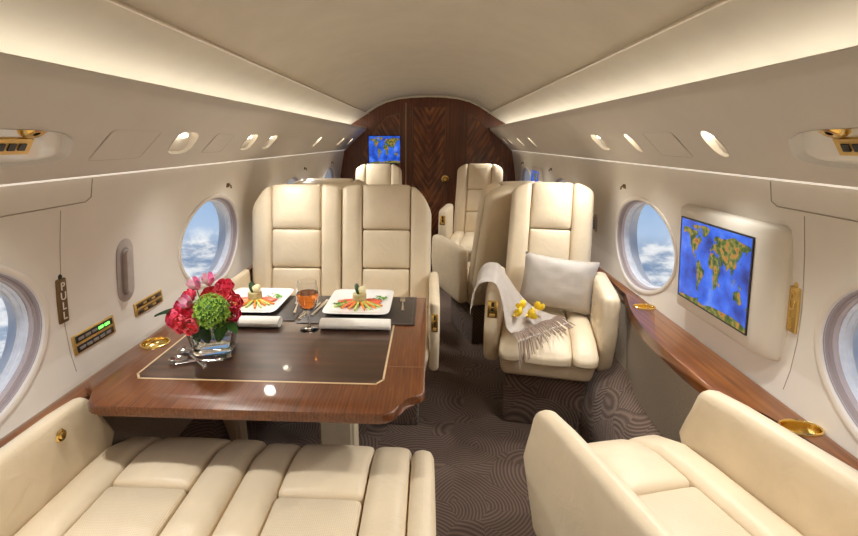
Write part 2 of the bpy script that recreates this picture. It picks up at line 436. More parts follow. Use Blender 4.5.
bm = B(); lathe(bm, [(0, 0), (.045, 0), (.045, .006), (.020, .012), (.016, .03), (.030, .04), (.032, .052), (.022, .064), (0, .067)], 20)
xform(bm, Matrix.Translation((.217, yb-.010, .948)) @ Matrix.Rotation(PI/2, 4, 'X')); link('door_knob', bm, 'gold', door)
bm = B(); prism(bm, bulk, Y0-.05, Y0, 'y'); struct(link('wall_rear', bm, 'psu', smooth=False))

# ------------------------------------------------------------------ side ledges
def ledge(name, label, poly, z, th, m='ledge_wood'):
    bm = B(); prism(bm, poly, z-th, z, 'z')
    es = [e for e in bm.edges if abs(e.verts[0].co.z-e.verts[1].co.z) < 1e-6]
    bmesh.ops.bevel(bm, geom=es, offset=.011, segments=4, affect='EDGES', profile=.5)
    o = link(name, bm, m); return tag(o, label, 'ledge')
R_in = [(.985, Y1-.03), (.985, 2.55), (.975, 2.26), (.965, 2.22), (.91, 2.03), (.897, 1.98), (.866, 1.80), (.857, 1.66), (.855, 1.45), (.858, 1.32), (.872, 1.285), (.905, 1.245), (.93, 1.17), (.955, 1.06), (.972, .96), (.985, .6), (.985, Y0+.02)]
R_in = [(.03+(x-.03)*1.0286, y*1.0286 if -1 < y < 5 else y) for x, y in R_in]
RL = ledge('side_ledge', 'long glossy walnut ledge bulging out under the wall screen on the right', R_in+[(1.049, Y0+.02), (1.049, Y1-.03)], .67, .045)
bm = B(); prism(bm, [(x+.012, y) for x, y in R_in[2:13]]+[(1.03, R_in[12][1]), (1.03, R_in[2][1])], .31, .627, 'z'); link('front_panel', bm, 'fabric', RL)
L_in = [(-.985, Y1-.03), (-.985, 2.85), (-1.02, 2.78), (-1.02, 1.98), (-.975, 1.92), (-.962, 1.35), (-.968, 1.2), (-.985, 1.1), (-.99, Y0+.02)]
LL = ledge('side_ledge', 'narrow walnut ledge along the left wall behind the dining table', L_in+[(-1.042, Y0+.02), (-1.042, Y1-.03)], .665, .04)

def cup_holder(loc, label, a=.052, b_=.044, rz=0):
    r = empty('cup_holder', label, 'cup holder', loc, rz, None)
    bm = B(); lathe(bm, [(.88, .001), (.90, .004), (.97, .006), (1.04, .004), (1.06, 0)], 32, sx=a, sy=b_); link('rim', bm, 'gold', r)
    bm = B(); lathe(bm, [(.90, .003), (.86, .0012), (0, .0008)], 32, sx=a, sy=b_); link('bowl', bm, 'gold_flat', r)
    return r
def sunk_cup(loc, label, a, b_, host, rz=0, depth=.03):
    """cup holder sunk into a wooden top"""
    cb_ = B(); lathe(cb_, [(0, -depth), (.93, -depth), (.93, .02), (0, .02)], 32, sx=a, sy=b_)
    xform(cb_, Matrix.Translation(loc) @ Matrix.Rotation(rz, 4, 'Z'))
    boolean_cut(host, [link('cut', cb_, 'wall', smooth=False)]); host.data.set_sharp_from_angle(angle=math.radians(42))
    r = empty('cup_holder', label, 'cup holder', loc, rz)
    bm = B(); lathe(bm, [(.90, -.003), (.91, .003), (.97, .0055), (1.04, .004), (1.06, .0003)], 32, sx=a, sy=b_); link('rim', bm, 'gold', r)
    bm = B(); lathe(bm, [(.905, -.001), (.88, -depth*.45), (.70, -depth*.85), (0, -depth*.93)], 32, sx=a, sy=b_); link('bowl', bm, 'gold', r)
    return r
sunk_cup((1.000, 2.09, .67), 'gold cup holder at the far end of the right ledge beside the round window', .046, .034, RL)
sunk_cup((1.000, 1.150, .67), 'large gold cup holder in the right ledge beside the nearest armrest', .050, .036, RL)

# ------------------------------------------------------------------ overhead fittings
PD = V((.23, 0, -.215)).normalized()
def psu_pt(s, y, w, off=0):
    """w = distance down the sloping face from its crease, off = outwards into the cabin"""
    p = V((.752, 0, 1.50))+PD*w+V((-.683, 0, -.73))*off
    return V((s*p.x, y, p.z))
def psu_shape(y0, y1, w0, w1, skew, power=3.2, n=40, k=1.0):
    out = []
    for i in range(n):
        a = 2*PI*i/n; c, s_ = math.cos(a), math.sin(a)
        c = math.copysign(abs(c)**(2/power), c); s_ = math.copysign(abs(s_)**(2/power), s_)
        w = (w0+w1)/2+(w1-w0)/2*s_*k
        out.append(((y0+y1)/2+(y1-y0)/2*c*k+skew*s_*k*.5, w))
    return out
scoops = []
def scoop(s, y0, y1, w0, w1, skew, label, group, power=3, lamp='lamp', depth=.034, cluster=False):
    host = PSU_L if s < 0 else PSU_R
    cb_ = B(); shp = psu_shape(y0, y1, w0, w1, skew, power)
    a = [cb_.verts.new(psu_pt(s, y, w, .03)) for y, w in shp]; b_ = [cb_.verts.new(psu_pt(s, y, w, -depth-.004)) for y, w in shp]
    n = len(a)
    for i in range(n): cb_.faces.new((a[i], a[(i+1) % n], b_[(i+1) % n], b_[i]))
    cb_.faces.new(a[::-1]); cb_.faces.new(b_)
    scoops.append((host, link('cut', cb_, 'psu', smooth=False)))
    root = empty('reading_light', label, 'reading light', psu_pt(s, (y0+y1)/2, (w0+w1)/2), 0, group)
    off = -root.location
    def P(shape, o): return [psu_pt(s, y, w, o)+off for y, w in shape]
    full, k9 = psu_shape(y0, y1, w0, w1, skew, power), psu_shape(y0, y1, w0, w1, skew, power, k=.985)
    loops = [P(full, .0015), P(k9, .001)]
    # the recess slopes: deep at the top where the lamp sits, shallow at the bottom
    mid = (w0+w1)/2; hw = (w1-w0)/2
    def sl(shape, f):
        out = []
        for y, w in shape:
            t = (mid+hw-w)/(2*hw)                      # 1 at top edge
            yc = (y0+y1)/2
            out.append(psu_pt(s, yc+(y-yc)*f, mid+(w-mid)*f, -depth*(.25+.72*max(0, min(1, t))))+off)
        return out
    loops += [sl(full, .93), sl(full, .70)]
    bm = loft(B(), loops); last = bm.verts[-len(full):] if False else None
    bm.verts.ensure_lookup_table(); bm.faces.new(bm.verts[-len(full):])
    link('recess', bm, 'porcelain' if cluster else 'white_plastic', root)  # cluster recess coloured brighter to stand for its lit interior
    if not cluster:
        c = psu_pt(s, (y0+y1)/2+.15*(y1-y0)*(-skew and -.3 or 0), w0+.30*(w1-w0), -.018)+off
        bm = B(); bmesh.ops.create_uvsphere(bm, u_segments=16, v_segments=10, radius=1)
        xform(bm, Matrix.Translation(c) @ Matrix.Diagonal((.014, min(.030, (y1-y0)*.32), .010, 1))); link('lamp_lens', bm, lamp, root)
    return root, off
rl = 'reading lights in the overhead panels'
scoop(-1, 1.70, 1.87, .115, .228, .03, 'lit scoop recess in left overhead panel, nearest to the switch cluster', rl)
scoop(-1, 2.375, 2.515, .115, .225, .03, 'second lit scoop recess along the left overhead panel', rl)
scoop(-1, 2.705, 2.83, .115, .225, .02, 'third lit scoop recess along the left overhead panel', rl)
scoop(-1, 3.90, 3.99, .115, .225, .02, 'fourth small scoop lamp along the left overhead panel', rl)
scoop(-1, 4.93, 5.05, .12, .225, .02, 'bright small scoop lamp near the far end of the left overhead panel', rl)
scoop(-1, 5.55, 5.62, .12, .22, .02, 'last small lamp of the left overhead panel beside the bulkhead', rl)
scoop(1, 1.488, 1.562, .118, .228, .0, 'largest slim oval lamp in the right overhead panel above the screen', rl, 2.2)
scoop(1, 2.09, 2.15, .118, .228, .0, 'second slim oval lamp in the right overhead panel above the window', rl, 2.2)
scoop(1, 2.45, 2.585, .115, .225, .0, 'lit scoop recess in the right overhead panel above the armchair', rl)
scoop(1, 4.14, 4.20, .12, .225, .0, 'far right overhead lamp, nearest of the far slim row', rl, 2.2)
scoop(1, 4.67, 4.73, .12, .225, .0, 'far right overhead lamp, second of the far slim row', rl, 2.2)
scoop(1, 5.27, 5.32, .12, .215, .0, 'far right overhead lamp, third of the far slim row', rl, 2.2)
scoop(1, 5.60, 5.65, .12, .215, .0, 'far right overhead lamp, last of the slim row beside the bulkhead', rl, 2.2)
for s, side in ((-1, 'left'), (1, 'right')):
    root, off = scoop(s, .78, 1.225, .125, .245, .06, 'large overhead recess with gold vents and four switches, nearest on the %s' % side, 'service clusters', 3.4, cluster=True, depth=.036)
    for k, yv in enumerate((1.095, .93)):
        c = psu_pt(s, yv, .147, -.022)+off
        bm = B(); lathe(bm, [(.008, .012), (.016, .014), (.026, .010), (.032, 0), (.033, -.008)], 20)
        rot = V((0, 0, 1)).rotation_difference(V((-s*.45, 0, -.9))).to_matrix().to_4x4()
        xform(bm, Matrix.Translation(c) @ rot); v = link('air_vent', bm, 'gold', root)
        bm = B(); lathe(bm, [(0, .006), (.017, .010)], 16); xform(bm, Matrix.Translation(c) @ rot); link('nozzle', bm, 'black', v)
    # switch plate lies on the sloping face of the recess
    def Q(y, w, o): return psu_pt(s, y, w, o)+off
    def plate(y0, y1, w0, w1, o0, o1):
        bm = B()
        def corner(y, w, o):
            t = (.245-w)/.12
            return Q(y, w, -.036*(.25+.72*t)+o)
        a = [bm.verts.new(corner(y, w, o0)) for y, w in ((y0, w0), (y1, w0), (y1, w1), (y0, w1))]
        b_ = [bm.verts.new(corner(y, w, o1)) for y, w in ((y0, w0), (y1, w0), (y1, w1), (y0, w1))]
        for i in range(4): bm.faces.new((a[i], a[(i+1) % 4], b_[(i+1) % 4], b_[i]))
        bm.faces.new(a[::-1]); bm.faces.new(b_); return bm
    sp = link('switch_plate', plate(.975, 1.115, .176, .216, -.001, .005), 'gold_flat', root, smooth=False)
    for k in range(4):
        y = .993+k*.0285
        link('switch', plate(y, y+.019, .187, .204, .004, .008), 'black', sp, smooth=False)
for host in (PSU_L, PSU_R):
    boolean_cut(host, [c for h, c in scoops if h is host]); host.data.set_sharp_from_angle(angle=math.radians(35))

def hatch(s, y0, y1, w0, w1, label, skew=0):
    root = empty('access_hatch', label, 'hatch', psu_pt(s, (y0+y1)/2, (w0+w1)/2), 0, 'access hatches'); off = -root.location
    bm = B()
    sh = psu_shape(y0, y1, w0, w1, skew, 14, 48)
    tube(bm, [psu_pt(s, y, w, .0002)+off for y, w in sh], .0008, 4, closed=True); link('joint', bm, 'groove', root)
    sh2 = psu_shape(y0+.004, y1-.004, w0+.004, w1-.004, skew, 14, 48)
    bm = loft(B(), [[psu_pt(s, y, w, -.001)+off for y, w in sh2], [psu_pt(s, y, w, .0012)+off for y, w in sh2]])
    bm.verts.ensure_lookup_table(); bm.faces.new(bm.verts[-48:]); link('cover', bm, 'psu', root, smooth=False)
hatch(-1, 1.325, 1.575, .115, .24, 'flush square access hatch in left overhead panel before the first scoop lamp')
hatch(-1, 2.0, 2.19, .115, .23, 'flush access hatch in left overhead panel between the first two scoop lamps')
hatch(1, 1.72, 1.95, .115, .24, 'flush access hatch in right overhead panel between the two oval lamps')

# ------------------------------------------------------------------ side wall fittings
def wall_box(bm, s, y0, y1, z0, z1, o0, o1, r=.004):
    """box lying on the side wall between offsets o0..o1 into the cabin"""
    x0 = wallx((z0+z1)/2)
    ang = math.atan2(wallx(z1)-wallx(z0), z1-z0)
    def fn(p):
        xr = x0+math.tan(ang)*(p.z-(z0+z1)/2)
        return V((s*(xr-p.x), p.y, p.z))
    rb(bm, ((o0+o1)/2, (y0+y1)/2, (z0+z1)/2), (o1-o0, y1-y0, z1-z0), r, 2, fn=fn); return bm
def stadium(bm, s, y, z0, z1, hw, o0, o1, bev=.003):
    ang = math.atan2(wallx(z1)-wallx(z0), z1-z0); x0 = wallx((z0+z1)/2); zc = (z0+z1)/2
    pts = []
    for k in range(13): a = PI*k/12; pts.append((hw*math.cos(a), z1-hw+hw*math.sin(a)))
    for k in range(13): a = PI+PI*k/12; pts.append((hw*math.cos(a), z0+hw+hw*math.sin(a)))
    def L(o, f): return [(s*(x0+math.tan(ang)*(z-zc)-o), y+u*f, zc+(z-zc)*(1-(1-f)*hw/((z1-z0)/2))) for u, z in pts]
    loft(bm, [L(o0, 1), L(o1-bev, 1), L(o1, .9)]); bm.verts.ensure_lookup_table(); bm.faces.new(bm.verts[-len(pts):]); return bm

h2 = empty('wall_latch', 'small grey oval wall latch half hidden behind the armchair, right wall', 'latch', (1.05, 2.995, .90))
bm = stadium(B(), 1, 2.995, .845, .955, .026, -.002, .007); xform(bm, Matrix.Translation((-1.05, -2.995, -.90))); link('surround', bm, 'grey_plastic', h2)
bm = stadium(B(), 1, 2.995, .862, .938, .011, .006, .020); xform(bm, Matrix.Translation((-1.05, -2.995, -.90))); link('grip', bm, 'grey_dark', h2)
h = empty('door_pull', 'tall grey oval recessed latch on left wall between the two round windows', 'latch', (-1.06, 1.605, .94))
for nm, a, m_ in (('surround', (1.605, .825, 1.06, .048, -.002, .007), 'grey_plastic'), ('recess', (1.60, .85, 1.03, .029, .006, .0085), 'grey_dark'), ('handle', (1.60, .86, 1.02, .017, .008, .024), 'grey_plastic')):
    bm = stadium(B(), -1, *a); xform(bm, Matrix.Translation((1.06, -1.605, -.94))); link(nm, bm, m_, h)

def control_panel(y0, y1, z0, z1, label, led):
    c = V((-1.055, (y0+y1)/2, (z0+z1)/2))
    r = empty('control_panel', label, 'control panel', c, 0, 'gold control panels'); T = Matrix.Translation(-c)
    bm = wall_box(B(), -1, y0, y1, z0, z1, -.002, .005, .003); xform(bm, T); link('plate', bm, 'gold_flat', r)
    zm = (z0+z1)/2; hh = (z1-z0)/2
    for za, zb in ((zm+hh*.14, zm+hh*.84), (zm-hh*.84, zm-hh*.14)):
        bm = wall_box(B(), -1, y0+.012, y1-.012, za, zb, .0045, .0065, .001); xform(bm, T); slot = link('button_row', bm, 'brass_dark' if not led else 'black', r)
        for k in range(5):
            ya = y0+.022+k*(y1-y0-.044)/5; yb_ = ya+(y1-y0-.044)/5-.007
            lit = led and za > zm and k >= 3
            bm = wall_box(B(), -1, ya, yb_, za+hh*.2, zb-hh*.2, .006, .0085, .001); xform(bm, T)
            link('display' if lit else 'button', bm, 'led' if lit else ('grey_dark' if led else 'gold_flat' if k % 2 else 'black'), slot)
control_panel(1.312, 1.512, .745, .808, 'gold wall control panel with a green lit display, nearer of the two', True)
control_panel(1.632, 1.822, .752, .804, 'gold wall control panel without lit display, nearer the flowers', False)

def pull_tag(s, y, z0, z1, label, plate_m, text_m):
    c = V((s*wallx((z0+z1)/2), y, (z0+z1)/2)); r = empty('pull_tag', label, 'tag', c, 0, 'pull tags'); T = Matrix.Translation(-c)
    bm = wall_box(B(), s, y-.019, y+.019, z0, z1, -.002, .008, .006); xform(bm, T); link('plate', bm, plate_m, r)
    bm = B(); bmesh.ops.create_uvsphere(bm, u_segments=10, v_segments=8, radius=.008); xform(bm, Matrix.Translation((-s*.008, 0, (z1-z0)/2+.006))); link('catch', bm, 'black' if s < 0 else plate_m, r)
    for k, ch in enumerate('PULL'):
        cu = bpy.data.curves.new('letter', 'FONT'); cu.body = ch; cu.size = .034; cu.align_x = 'CENTER'; cu.align_y = 'CENTER'; cu.extrude = .0008
        cu.materials.append(M[text_m]); tmp = bpy.data.objects.new('letter', cu); COL.objects.link(tmp); bpy.context.view_layer.update()
        me = bpy.data.meshes.new_from_object(tmp.evaluated_get(bpy.context.evaluated_depsgraph_get())); bpy.data.objects.remove(tmp); bpy.data.curves.remove(cu)
        o = bpy.data.objects.new('letter', me); COL.objects.link(o); o.parent = r
        lean = math.atan2(wallx(z1)-wallx(z0), z1-z0); dz_ = (z1-z0)/2-.024-k*(z1-z0-.044)/3.1
        o.location = (s*(math.tan(lean)*dz_-.0092+wallx((z0+z1)/2)-wallx((z0+z1)/2)), 0, dz_)
        o.rotation_euler = (Matrix.Rotation(s*lean, 4, 'Y') @ Matrix.Rotation(-s*PI/2, 4, 'Z') @ Matrix.Rotation(PI/2, 4, 'X')).to_euler()
pull_tag(-1, 1.297, .862, 1.0, 'dark bronze vertical tag reading PULL on the left wall', 'brass_dark', 'white_plastic')
pull_tag(1, 1.325, .866, 1.0, 'gold vertical tag reading PULL beside the large wall screen', 'gold_flat', 'gold')

for s, y, lab in ((-1, 2.47, 'small dark hook above the left round window beside the dining seats'), (-1, 4.05, 'small dark hook above the left far window peeking over seats'), (-1, 5.2, 'tiny dark hook above the last left window beside the bulkhead'),
                  (1, 2.51, 'small dark hook above the right round window beside the armchair'), (1, 4.03, 'small dark hook above the right far window behind the armchair'), (1, 5.25, 'tiny dark hook above the last right window beside the bulkhead')):
    z = 1.168; c = V((s*wallx(z), y, z)); bm = B()
    wall_box(bm, s, y-.016, y+.016, z-.011, z+.011, -.002, .004, .002)
    tube(bm, [(s*(wallx(z)-.003), y, z+.006), (s*(wallx(z)-.016), y, z-.002), (s*(wallx(z)-.018), y, z-.016)], .004, 6)
    xform(bm, Matrix.Translation(-c)); o = link('coat_hook', bm, 'brass_dark'); o.location = c; tag(o, lab, 'hook', 'coat hooks')

for i, s in enumerate((-1, 1)):
    bm = B(); z = 1.212; x = s*(wallx(z)-.001)
    tube(bm, [(x, y, z) for y in (-.6, .2, .9, 1.40)]+[(s*(wallx(z+.01)-.001), 1.425, z+.012), (s*(wallx(1.28)-.001), 1.428, 1.28)], .0017, 5)
    struct(link('trim_%d' % (6+i), bm, 'groove'))
    bm = B(); tube(bm, [(s*(wallx(zz)-.0005), 1.30-.02*(zz-.93)*s*0, zz) for zz in (1.20, 1.1, 1.0, .93, .85, .76, .70)], .0012, 5)
    struct(link('trim_%d' % (8+i), bm, 'groove'))

# ------------------------------------------------------------------ world map screens
LANDS = [
 [(-168, 66), (-156, 71), (-128, 70), (-110, 68), (-95, 68), (-85, 69), (-78, 62), (-93, 58), (-80, 52), (-76, 62), (-64, 59), (-56, 52), (-66, 45), (-74, 40), (-81, 31), (-81, 25), (-84, 30), (-97, 27), (-96, 19), (-88, 21), (-84, 11), (-78, 8), (-92, 14), (-105, 20), (-113, 30), (-122, 37), (-124, 48), (-135, 58), (-152, 60), (-165, 55)],
 [(-55, 61), (-42, 60), (-22, 70), (-18, 78), (-35, 82), (-60, 81), (-70, 77), (-54, 70)], [(-110, 73), (-90, 72), (-72, 68), (-66, 64), (-62, 67), (-78, 74), (-66, 81), (-92, 80), (-118, 76)],
 [(-78, 8), (-72, 12), (-60, 9), (-50, 0), (-35, -6), (-39, -18), (-48, -26), (-58, -35), (-65, -43), (-68, -54), (-74, -50), (-72, -30), (-76, -14), (-81, -4)],
 [(-6, 35), (10, 37), (20, 32), (32, 31), (43, 12), (51, 11), (40, -5), (40, -16), (33, -26), (20, -35), (15, -27), (12, -10), (9, 4), (-8, 4), (-17, 14), (-13, 27)], [(44, -16), (50, -16), (47, -25), (44, -23)],
 [(-9, 37), (-9, 43), (-2, 44), (-4, 48), (5, 52), (9, 57), (12, 54), (20, 55), (24, 60), (17, 62), (18, 57), (10, 59), (5, 62), (18, 70), (30, 70), (45, 67), (60, 69), (80, 73), (105, 77), (140, 72), (170, 70), (179, 66), (163, 60), (156, 52), (155, 59), (140, 57), (139, 50), (129, 42), (126, 35), (121, 39), (121, 28), (109, 20), (105, 9), (100, 13), (103, 2), (98, 9), (92, 21), (80, 14), (77, 8), (72, 20), (58, 25), (52, 27), (59, 22), (45, 13), (38, 22), (34, 30), (36, 37), (27, 37), (23, 37), (19, 41), (13, 45), (18, 40), (14, 39), (8, 44), (0, 39)],
 [(-5, 50), (1, 52), (-3, 58), (-6, 56)], [(131, 32), (140, 36), (142, 44), (139, 40), (133, 35)], [(96, 5), (106, -5), (115, -8), (105, -7)], [(110, 1), (118, 6), (116, -4), (111, -2)], [(120, 1), (124, 0), (121, -5)], [(132, -1), (145, -5), (150, -10), (138, -8)],
 [(114, -22), (122, -17), (131, -12), (137, -15), (142, -11), (147, -19), (153, -27), (149, -37), (140, -38), (131, -32), (116, -35)], [(167, -46), (174, -41), (177, -38), (173, -35), (171, -43)],
 [(-178, -77), (-140, -74), (-100, -73), (-70, -68), (-58, -64), (-62, -74), (-30, -76), (0, -70), (40, -68), (80, -67), (110, -66), (150, -68), (178, -73), (178, -82), (-178, -82)]]
def map_screen(parent, w, h, to3, thick=.003):
    """flat display with a world map; to3(u,v,o): u right, v up from centre, o outwards"""
    bm = B()
    a = [bm.verts.new(to3(u, v, 0)) for u, v in ((-w/2, -h/2), (w/2, -h/2), (w/2, h/2), (-w/2, h/2))]
    b_ = [bm.verts.new(to3(u, v, thick)) for u, v in ((-w/2, -h/2), (w/2, -h/2), (w/2, h/2), (-w/2, h/2))]
    for i in range(4): bm.faces.new((a[i], a[(i+1) % 4], b_[(i+1) % 4], b_[i]))
    bm.faces.new(b_); bm.faces.new(a[::-1])
    d = link('display', bm, 'ocean', parent, smooth=False)
    bm = B()
    for li, L in enumerate(LANDS):
        pts = []
        for i, (lo, la) in enumerate(L):          # roughen the coastline a little
            lo2, la2 = L[(i+1) % len(L)]; pts.append((lo, la))
            nz = noise.noise(V((lo*.1, la*.1, li)))*4
            pts.append(((lo+lo2)/2+nz, (la+la2)/2-nz*.6))
        vs = [bm.verts.new(to3(max(-w/2, min(w/2, (lo+2)/362*w)), max(-h/2, min(h/2, (la-2)/168*h)), thick+.0006)) for lo, la in pts]
        es = [bm.edges.new((vs[i], vs[(i+1) % len(vs)])) for i in range(len(vs))]
        bmesh.ops.triangle_fill(bm, edges=es, use_beauty=True, use_dissolve=False)
    link('continents', bm, 'land', d, smooth=False, recalc=False)
    return d

# big monitor on the right wall: housing is a rounded box leaning with the wall
mon = empty('wall_screen', 'large cream framed wall screen showing a blue world map, right wall', 'screen', (1.050, 1.612, .962))
mon.rotation_euler = (0, -D(5.5), 0)
MS = .050
def mon_fn(p):      # local: x = into cabin, y along, z up;  near end of the housing curves back to the wall
    return p
bm = B()
def hf(p):
    u, v = p.y, p.z
    taper = 1.0
    o = p.x
    if o > .02:
        t = max(0, (-u-.222)/.052); o -= .042*min(1, t)**1.5      # near end slopes back
    return V((-o, u, v))
rb(bm, (MS/2, .0, .0), (MS, .545, .405), .022, 10, fn=hf); link('housing', bm, 'white_plastic', mon)
def to3(u, v, o): return V((-(MS+.0005+o), .030-u, v+.006))
bm = B()
for (u0, u1, v0, v1) in ((-.210, .210, .150, .155), (-.210, .210, -.155, -.150), (-.210, -.205, -.151, .151), (.205, .210, -.151, .151)):
    a = [to3(u, v, -.001) for u, v in ((u0, v0), (u1, v0), (u1, v1), (u0, v1))]; b2 = [to3(u, v, .004) for u, v in ((u0, v0), (u1, v0), (u1, v1), (u0, v1))]
    va = [bm.verts.new(p) for p in a]; vb = [bm.verts.new(p) for p in b2]
    for i in range(4): bm.faces.new((va[i], va[(i+1) % 4], vb[(i+1) % 4], vb[i]))
    bm.faces.new(vb); bm.faces.new(va[::-1])
link('screen_bezel', bm, 'black', mon, smooth=False)
map_screen(mon, .412, .302, to3)

bs = empty('bulkhead_screen', 'blue world map screen on the wooden bulkhead above the far left chair', 'screen', (-.51, yb-.004, 1.29))
bm = B(); rb(bm, (0, -.004, 0), (.385, .012, .325), .003, 1); link('screen_bezel', bm, 'black', bs)
map_screen(bs, .370, .312, lambda u, v, o: V((u, -.0105-o, v)))

fs = empty('side_screen', 'small screen in a white frame on the far right wall between windows', 'screen', (1.055, 4.58, 1.03))
bm = B(); rb(bm, (-.02, 0, 0), (.05, .40, .27), .012, 3); link('housing', bm, 'white_plastic', fs)
map_screen(fs, .30, .18, lambda u, v, o: V((-.0455-o, -u+.02, v)))

# ------------------------------------------------------------------ seats
def make_chair(name, label, loc, rz, hw, arms=(1, 1), arm_t=.07, arm_z=.70, arm_y=-.24, rec=12, shoulder=(.09, .09), back_h=1.155, group=None, arm_len=.47, latch=(1, 0), low_arm=None, center=.115, button=False, cz=.49, arm_lean=0.0, rake=.02, cat='seat'):
    r = empty(name, label, cat, loc, rz, group)
    bw = .118                                       # bolster width
    pw = 2*hw-2*bw
    # carpeted plinth
    bm = B(); rb(bm, (0, .0, .15), (min(.40, 2*hw-.06), .44, .30), .012, 2); link('base', bm, 'carpet', r)
    # leather shroud below the cushion
    def shf(p):
        t = (p.z-.29)/.10; return V((p.x*(.93+.07*t), p.y*(.93+.07*t), p.z))
    bm = B(); rb(bm, (0, -.02, .355), (2*hw-.005, .56, .13), .03, 3, fn=shf); link('seat_frame', bm, 'leather_trim', r)
    # cushion: waterfall front
    def cf(p):
        z = p.z
        t = max(0, (-p.y-.13)/.20)
        z -= .055*t**2.2*max(0, (p.z-.37)/.12)
        return V((p.x, p.y, z))
    z0 = .395; th = cz-z0
    for s in (-1, 1):
        bm = B(); rb(bm, (s*(hw-bw/2), -.03, z0+th/2), (bw-.001, .60, th), .030, 5, {'z+': .008, 'y-': .008}, fn=cf)
        link('seat_bolster', bm, 'leather', r)
    bm = B(); rb(bm, (0, -.185, z0+th/2-.002), (pw-.001, .29, th), .020, 5, {'z+': .014, 'y-': .010}, fn=cf); link('seat_pad', bm, 'leather', r)
    bm = B(); rb(bm, (0, .115, z0+th/2-.005), (pw-.001, .305, th), .018, 5, {'z+': .008}, fn=cf); link('seat_panel', bm, 'leather_perf', r)
    # back
    a = math.radians(rec); hy, hz = .235, .46
    W = hw+(.008 if rec < 30 else 0)
    def bf(p):
        x, y, z = p; t = (z-hz)/(back_h-hz)
        if t > .55:
            for s, k in ((-1, shoulder[0]), (1, shoulder[1])):
                e = max(0, (x*s-(W-.17))/.17)
                z -= k*e**2.6*((t-.55)/.45)
        x *= 1-.05*max(0, t)*(1 if shoulder[0] == shoulder[1] else 0)
        dy, dz = y-hy, z-hz
        return V((x, hy+dy*math.cos(a)+dz*math.sin(a), hz+dz*math.cos(a)-dy*math.sin(a)))
    L = (back_h-hz)/math.cos(a)*1.0; top = hz+L
    def bz(v): return hz+L*v
    bm = B(); rb(bm, (0, hy+.085, (hz-.02+top)/2), (2*W-.006, .11, L+.02), .045, 6, {'y+': .012}, fn=bf); link('back_shell', bm, 'leather_trim', r)
    for s in (-1, 1):
        bm = B(); rb(bm, (s*(W-bw/2), hy+.012, (hz+top)/2), (bw-.001, .085, L), .026, 7, {'y-': .010}, fn=bf); link('back_bolster', bm, 'leather', r)
    pw2 = 2*W-2*bw
    for v0, v1, nm, pf in ((.635, .995, 'headrest', .016), (.325, .633, 'back_panel', .010), (.0, .323, 'lumbar_panel', .010)):
        bm = B(); rb(bm, (0, hy+.018, (bz(v0)+bz(v1))/2), (pw2-.001, .080, bz(v1)-bz(v0)-.001), .015, 5, {'y-': pf}, fn=bf); link(nm, bm, 'leather', r)
    # arms
    for i, s in enumerate((-1, 1)):
        if not arms[i]: continue
        az = arm_z if not (low_arm and low_arm[0] == i) else low_arm[1]
        zb = .315; x = s*(hw+arm_t/2+.001)
        def af(p, s=s, az=az):
            t = (az-p.z)/(az-zb); f = max(0, (-p.y+arm_y+.16)/.16)
            y = p.y
            if p.y < arm_y+.16: y += (-rake*min(1, max(0, t)/.5)+(.05+rake)*max(0, t-.5)/.5)*f          # front recedes towards the floor
            z = p.z-.018*max(0, f-.45)*(1 if t < .3 else 0)
            xx = p.x+s*arm_lean*t
            return V((xx, y, z))
        bm = B(); rb(bm, (x, arm_y+arm_len/2, (az+zb)/2), (arm_t-.003, arm_len, az-zb), min(.03, arm_t*.45), 6, {'x+': .004, 'x-': .004}, fn=af)
        arm = link('armrest', bm, 'leather', r)
        if latch[i]:
            zc = az-.10; ly = arm_y-rake*.55
            bm = B(); rb(bm, (x, ly-.001, zc), (arm_t*.62, .010, .085), .003, 2); lt = link('latch_plate', bm, 'gold', arm)
            bm = B(); rb(bm, (x, ly-.0065, zc+.014), (arm_t*.16, .004, .046), .001, 1); link('latch_slot', bm, 'black', lt)
            bm = B(); rb(bm, (x, ly-.008, zc-.028), (arm_t*.34, .008, .012), .002, 1); link('latch_lever', bm, 'gold_flat', lt)
            bm = B(); rb(bm, (x, ly-.010, zc+.012), (arm_t*.14, .008, .010), .002, 1); link('latch_catch', bm, 'gold', lt)
        if button and i == 1:
            bm = B(); lathe(bm, [(0, .006), (.007, .007), (.010, .003), (.015, .004), (.018, 0)], 18)
            xform(bm, Matrix.Translation((x-s*(arm_t/2+.003)+s*arm_lean*.25, -.05, az-.055)) @ Matrix.Rotation(-s*PI/2, 4, 'Y')); link('recline_button', bm, 'gold', arm)
    return r

g1 = 'dining seats facing the camera'
make_chair('cabin_seat', 'cream leather dining seat beside the left wall, facing the camera behind the first plate', (-.726, 2.36, 0), 0, .252, arms=(1, 0), arm_t=.042, arm_z=.69, shoulder=(.15, .02), group=g1, latch=(0, 0))
make_chair('cabin_seat', 'cream leather dining seat beside the aisle with gold armrest latch, behind the right plate', (-.210, 2.36, 0), 0, .246, arms=(0, 1), arm_t=.05, arm_z=.69, arm_y=-.30, shoulder=(.02, .15), group=g1, latch=(0, 1), arm_len=.54)
make_chair('armchair', 'cream leather armchair holding the pillow and throw, right of the aisle', (.648, 2.385, 0), D(-11), .225, arm_t=.078, arm_z=.715, arm_y=-.25, shoulder=(.05, .05), latch=(1, 0), cat='armchair', back_h=1.17)
g2 = 'nearest seats seen from above'
make_chair('cabin_seat', 'nearest cream seat at lower left beside the wall, armrest with gold button', (-.715, 1.025, 0), PI, .230, arms=(0, 1), arm_t=.05, arm_z=.685, arm_y=-.18, rake=.09, cz=.50, rec=42, back_h=.98, group=g2, latch=(0, 0), button=True, arm_lean=.0, arm_len=.60)
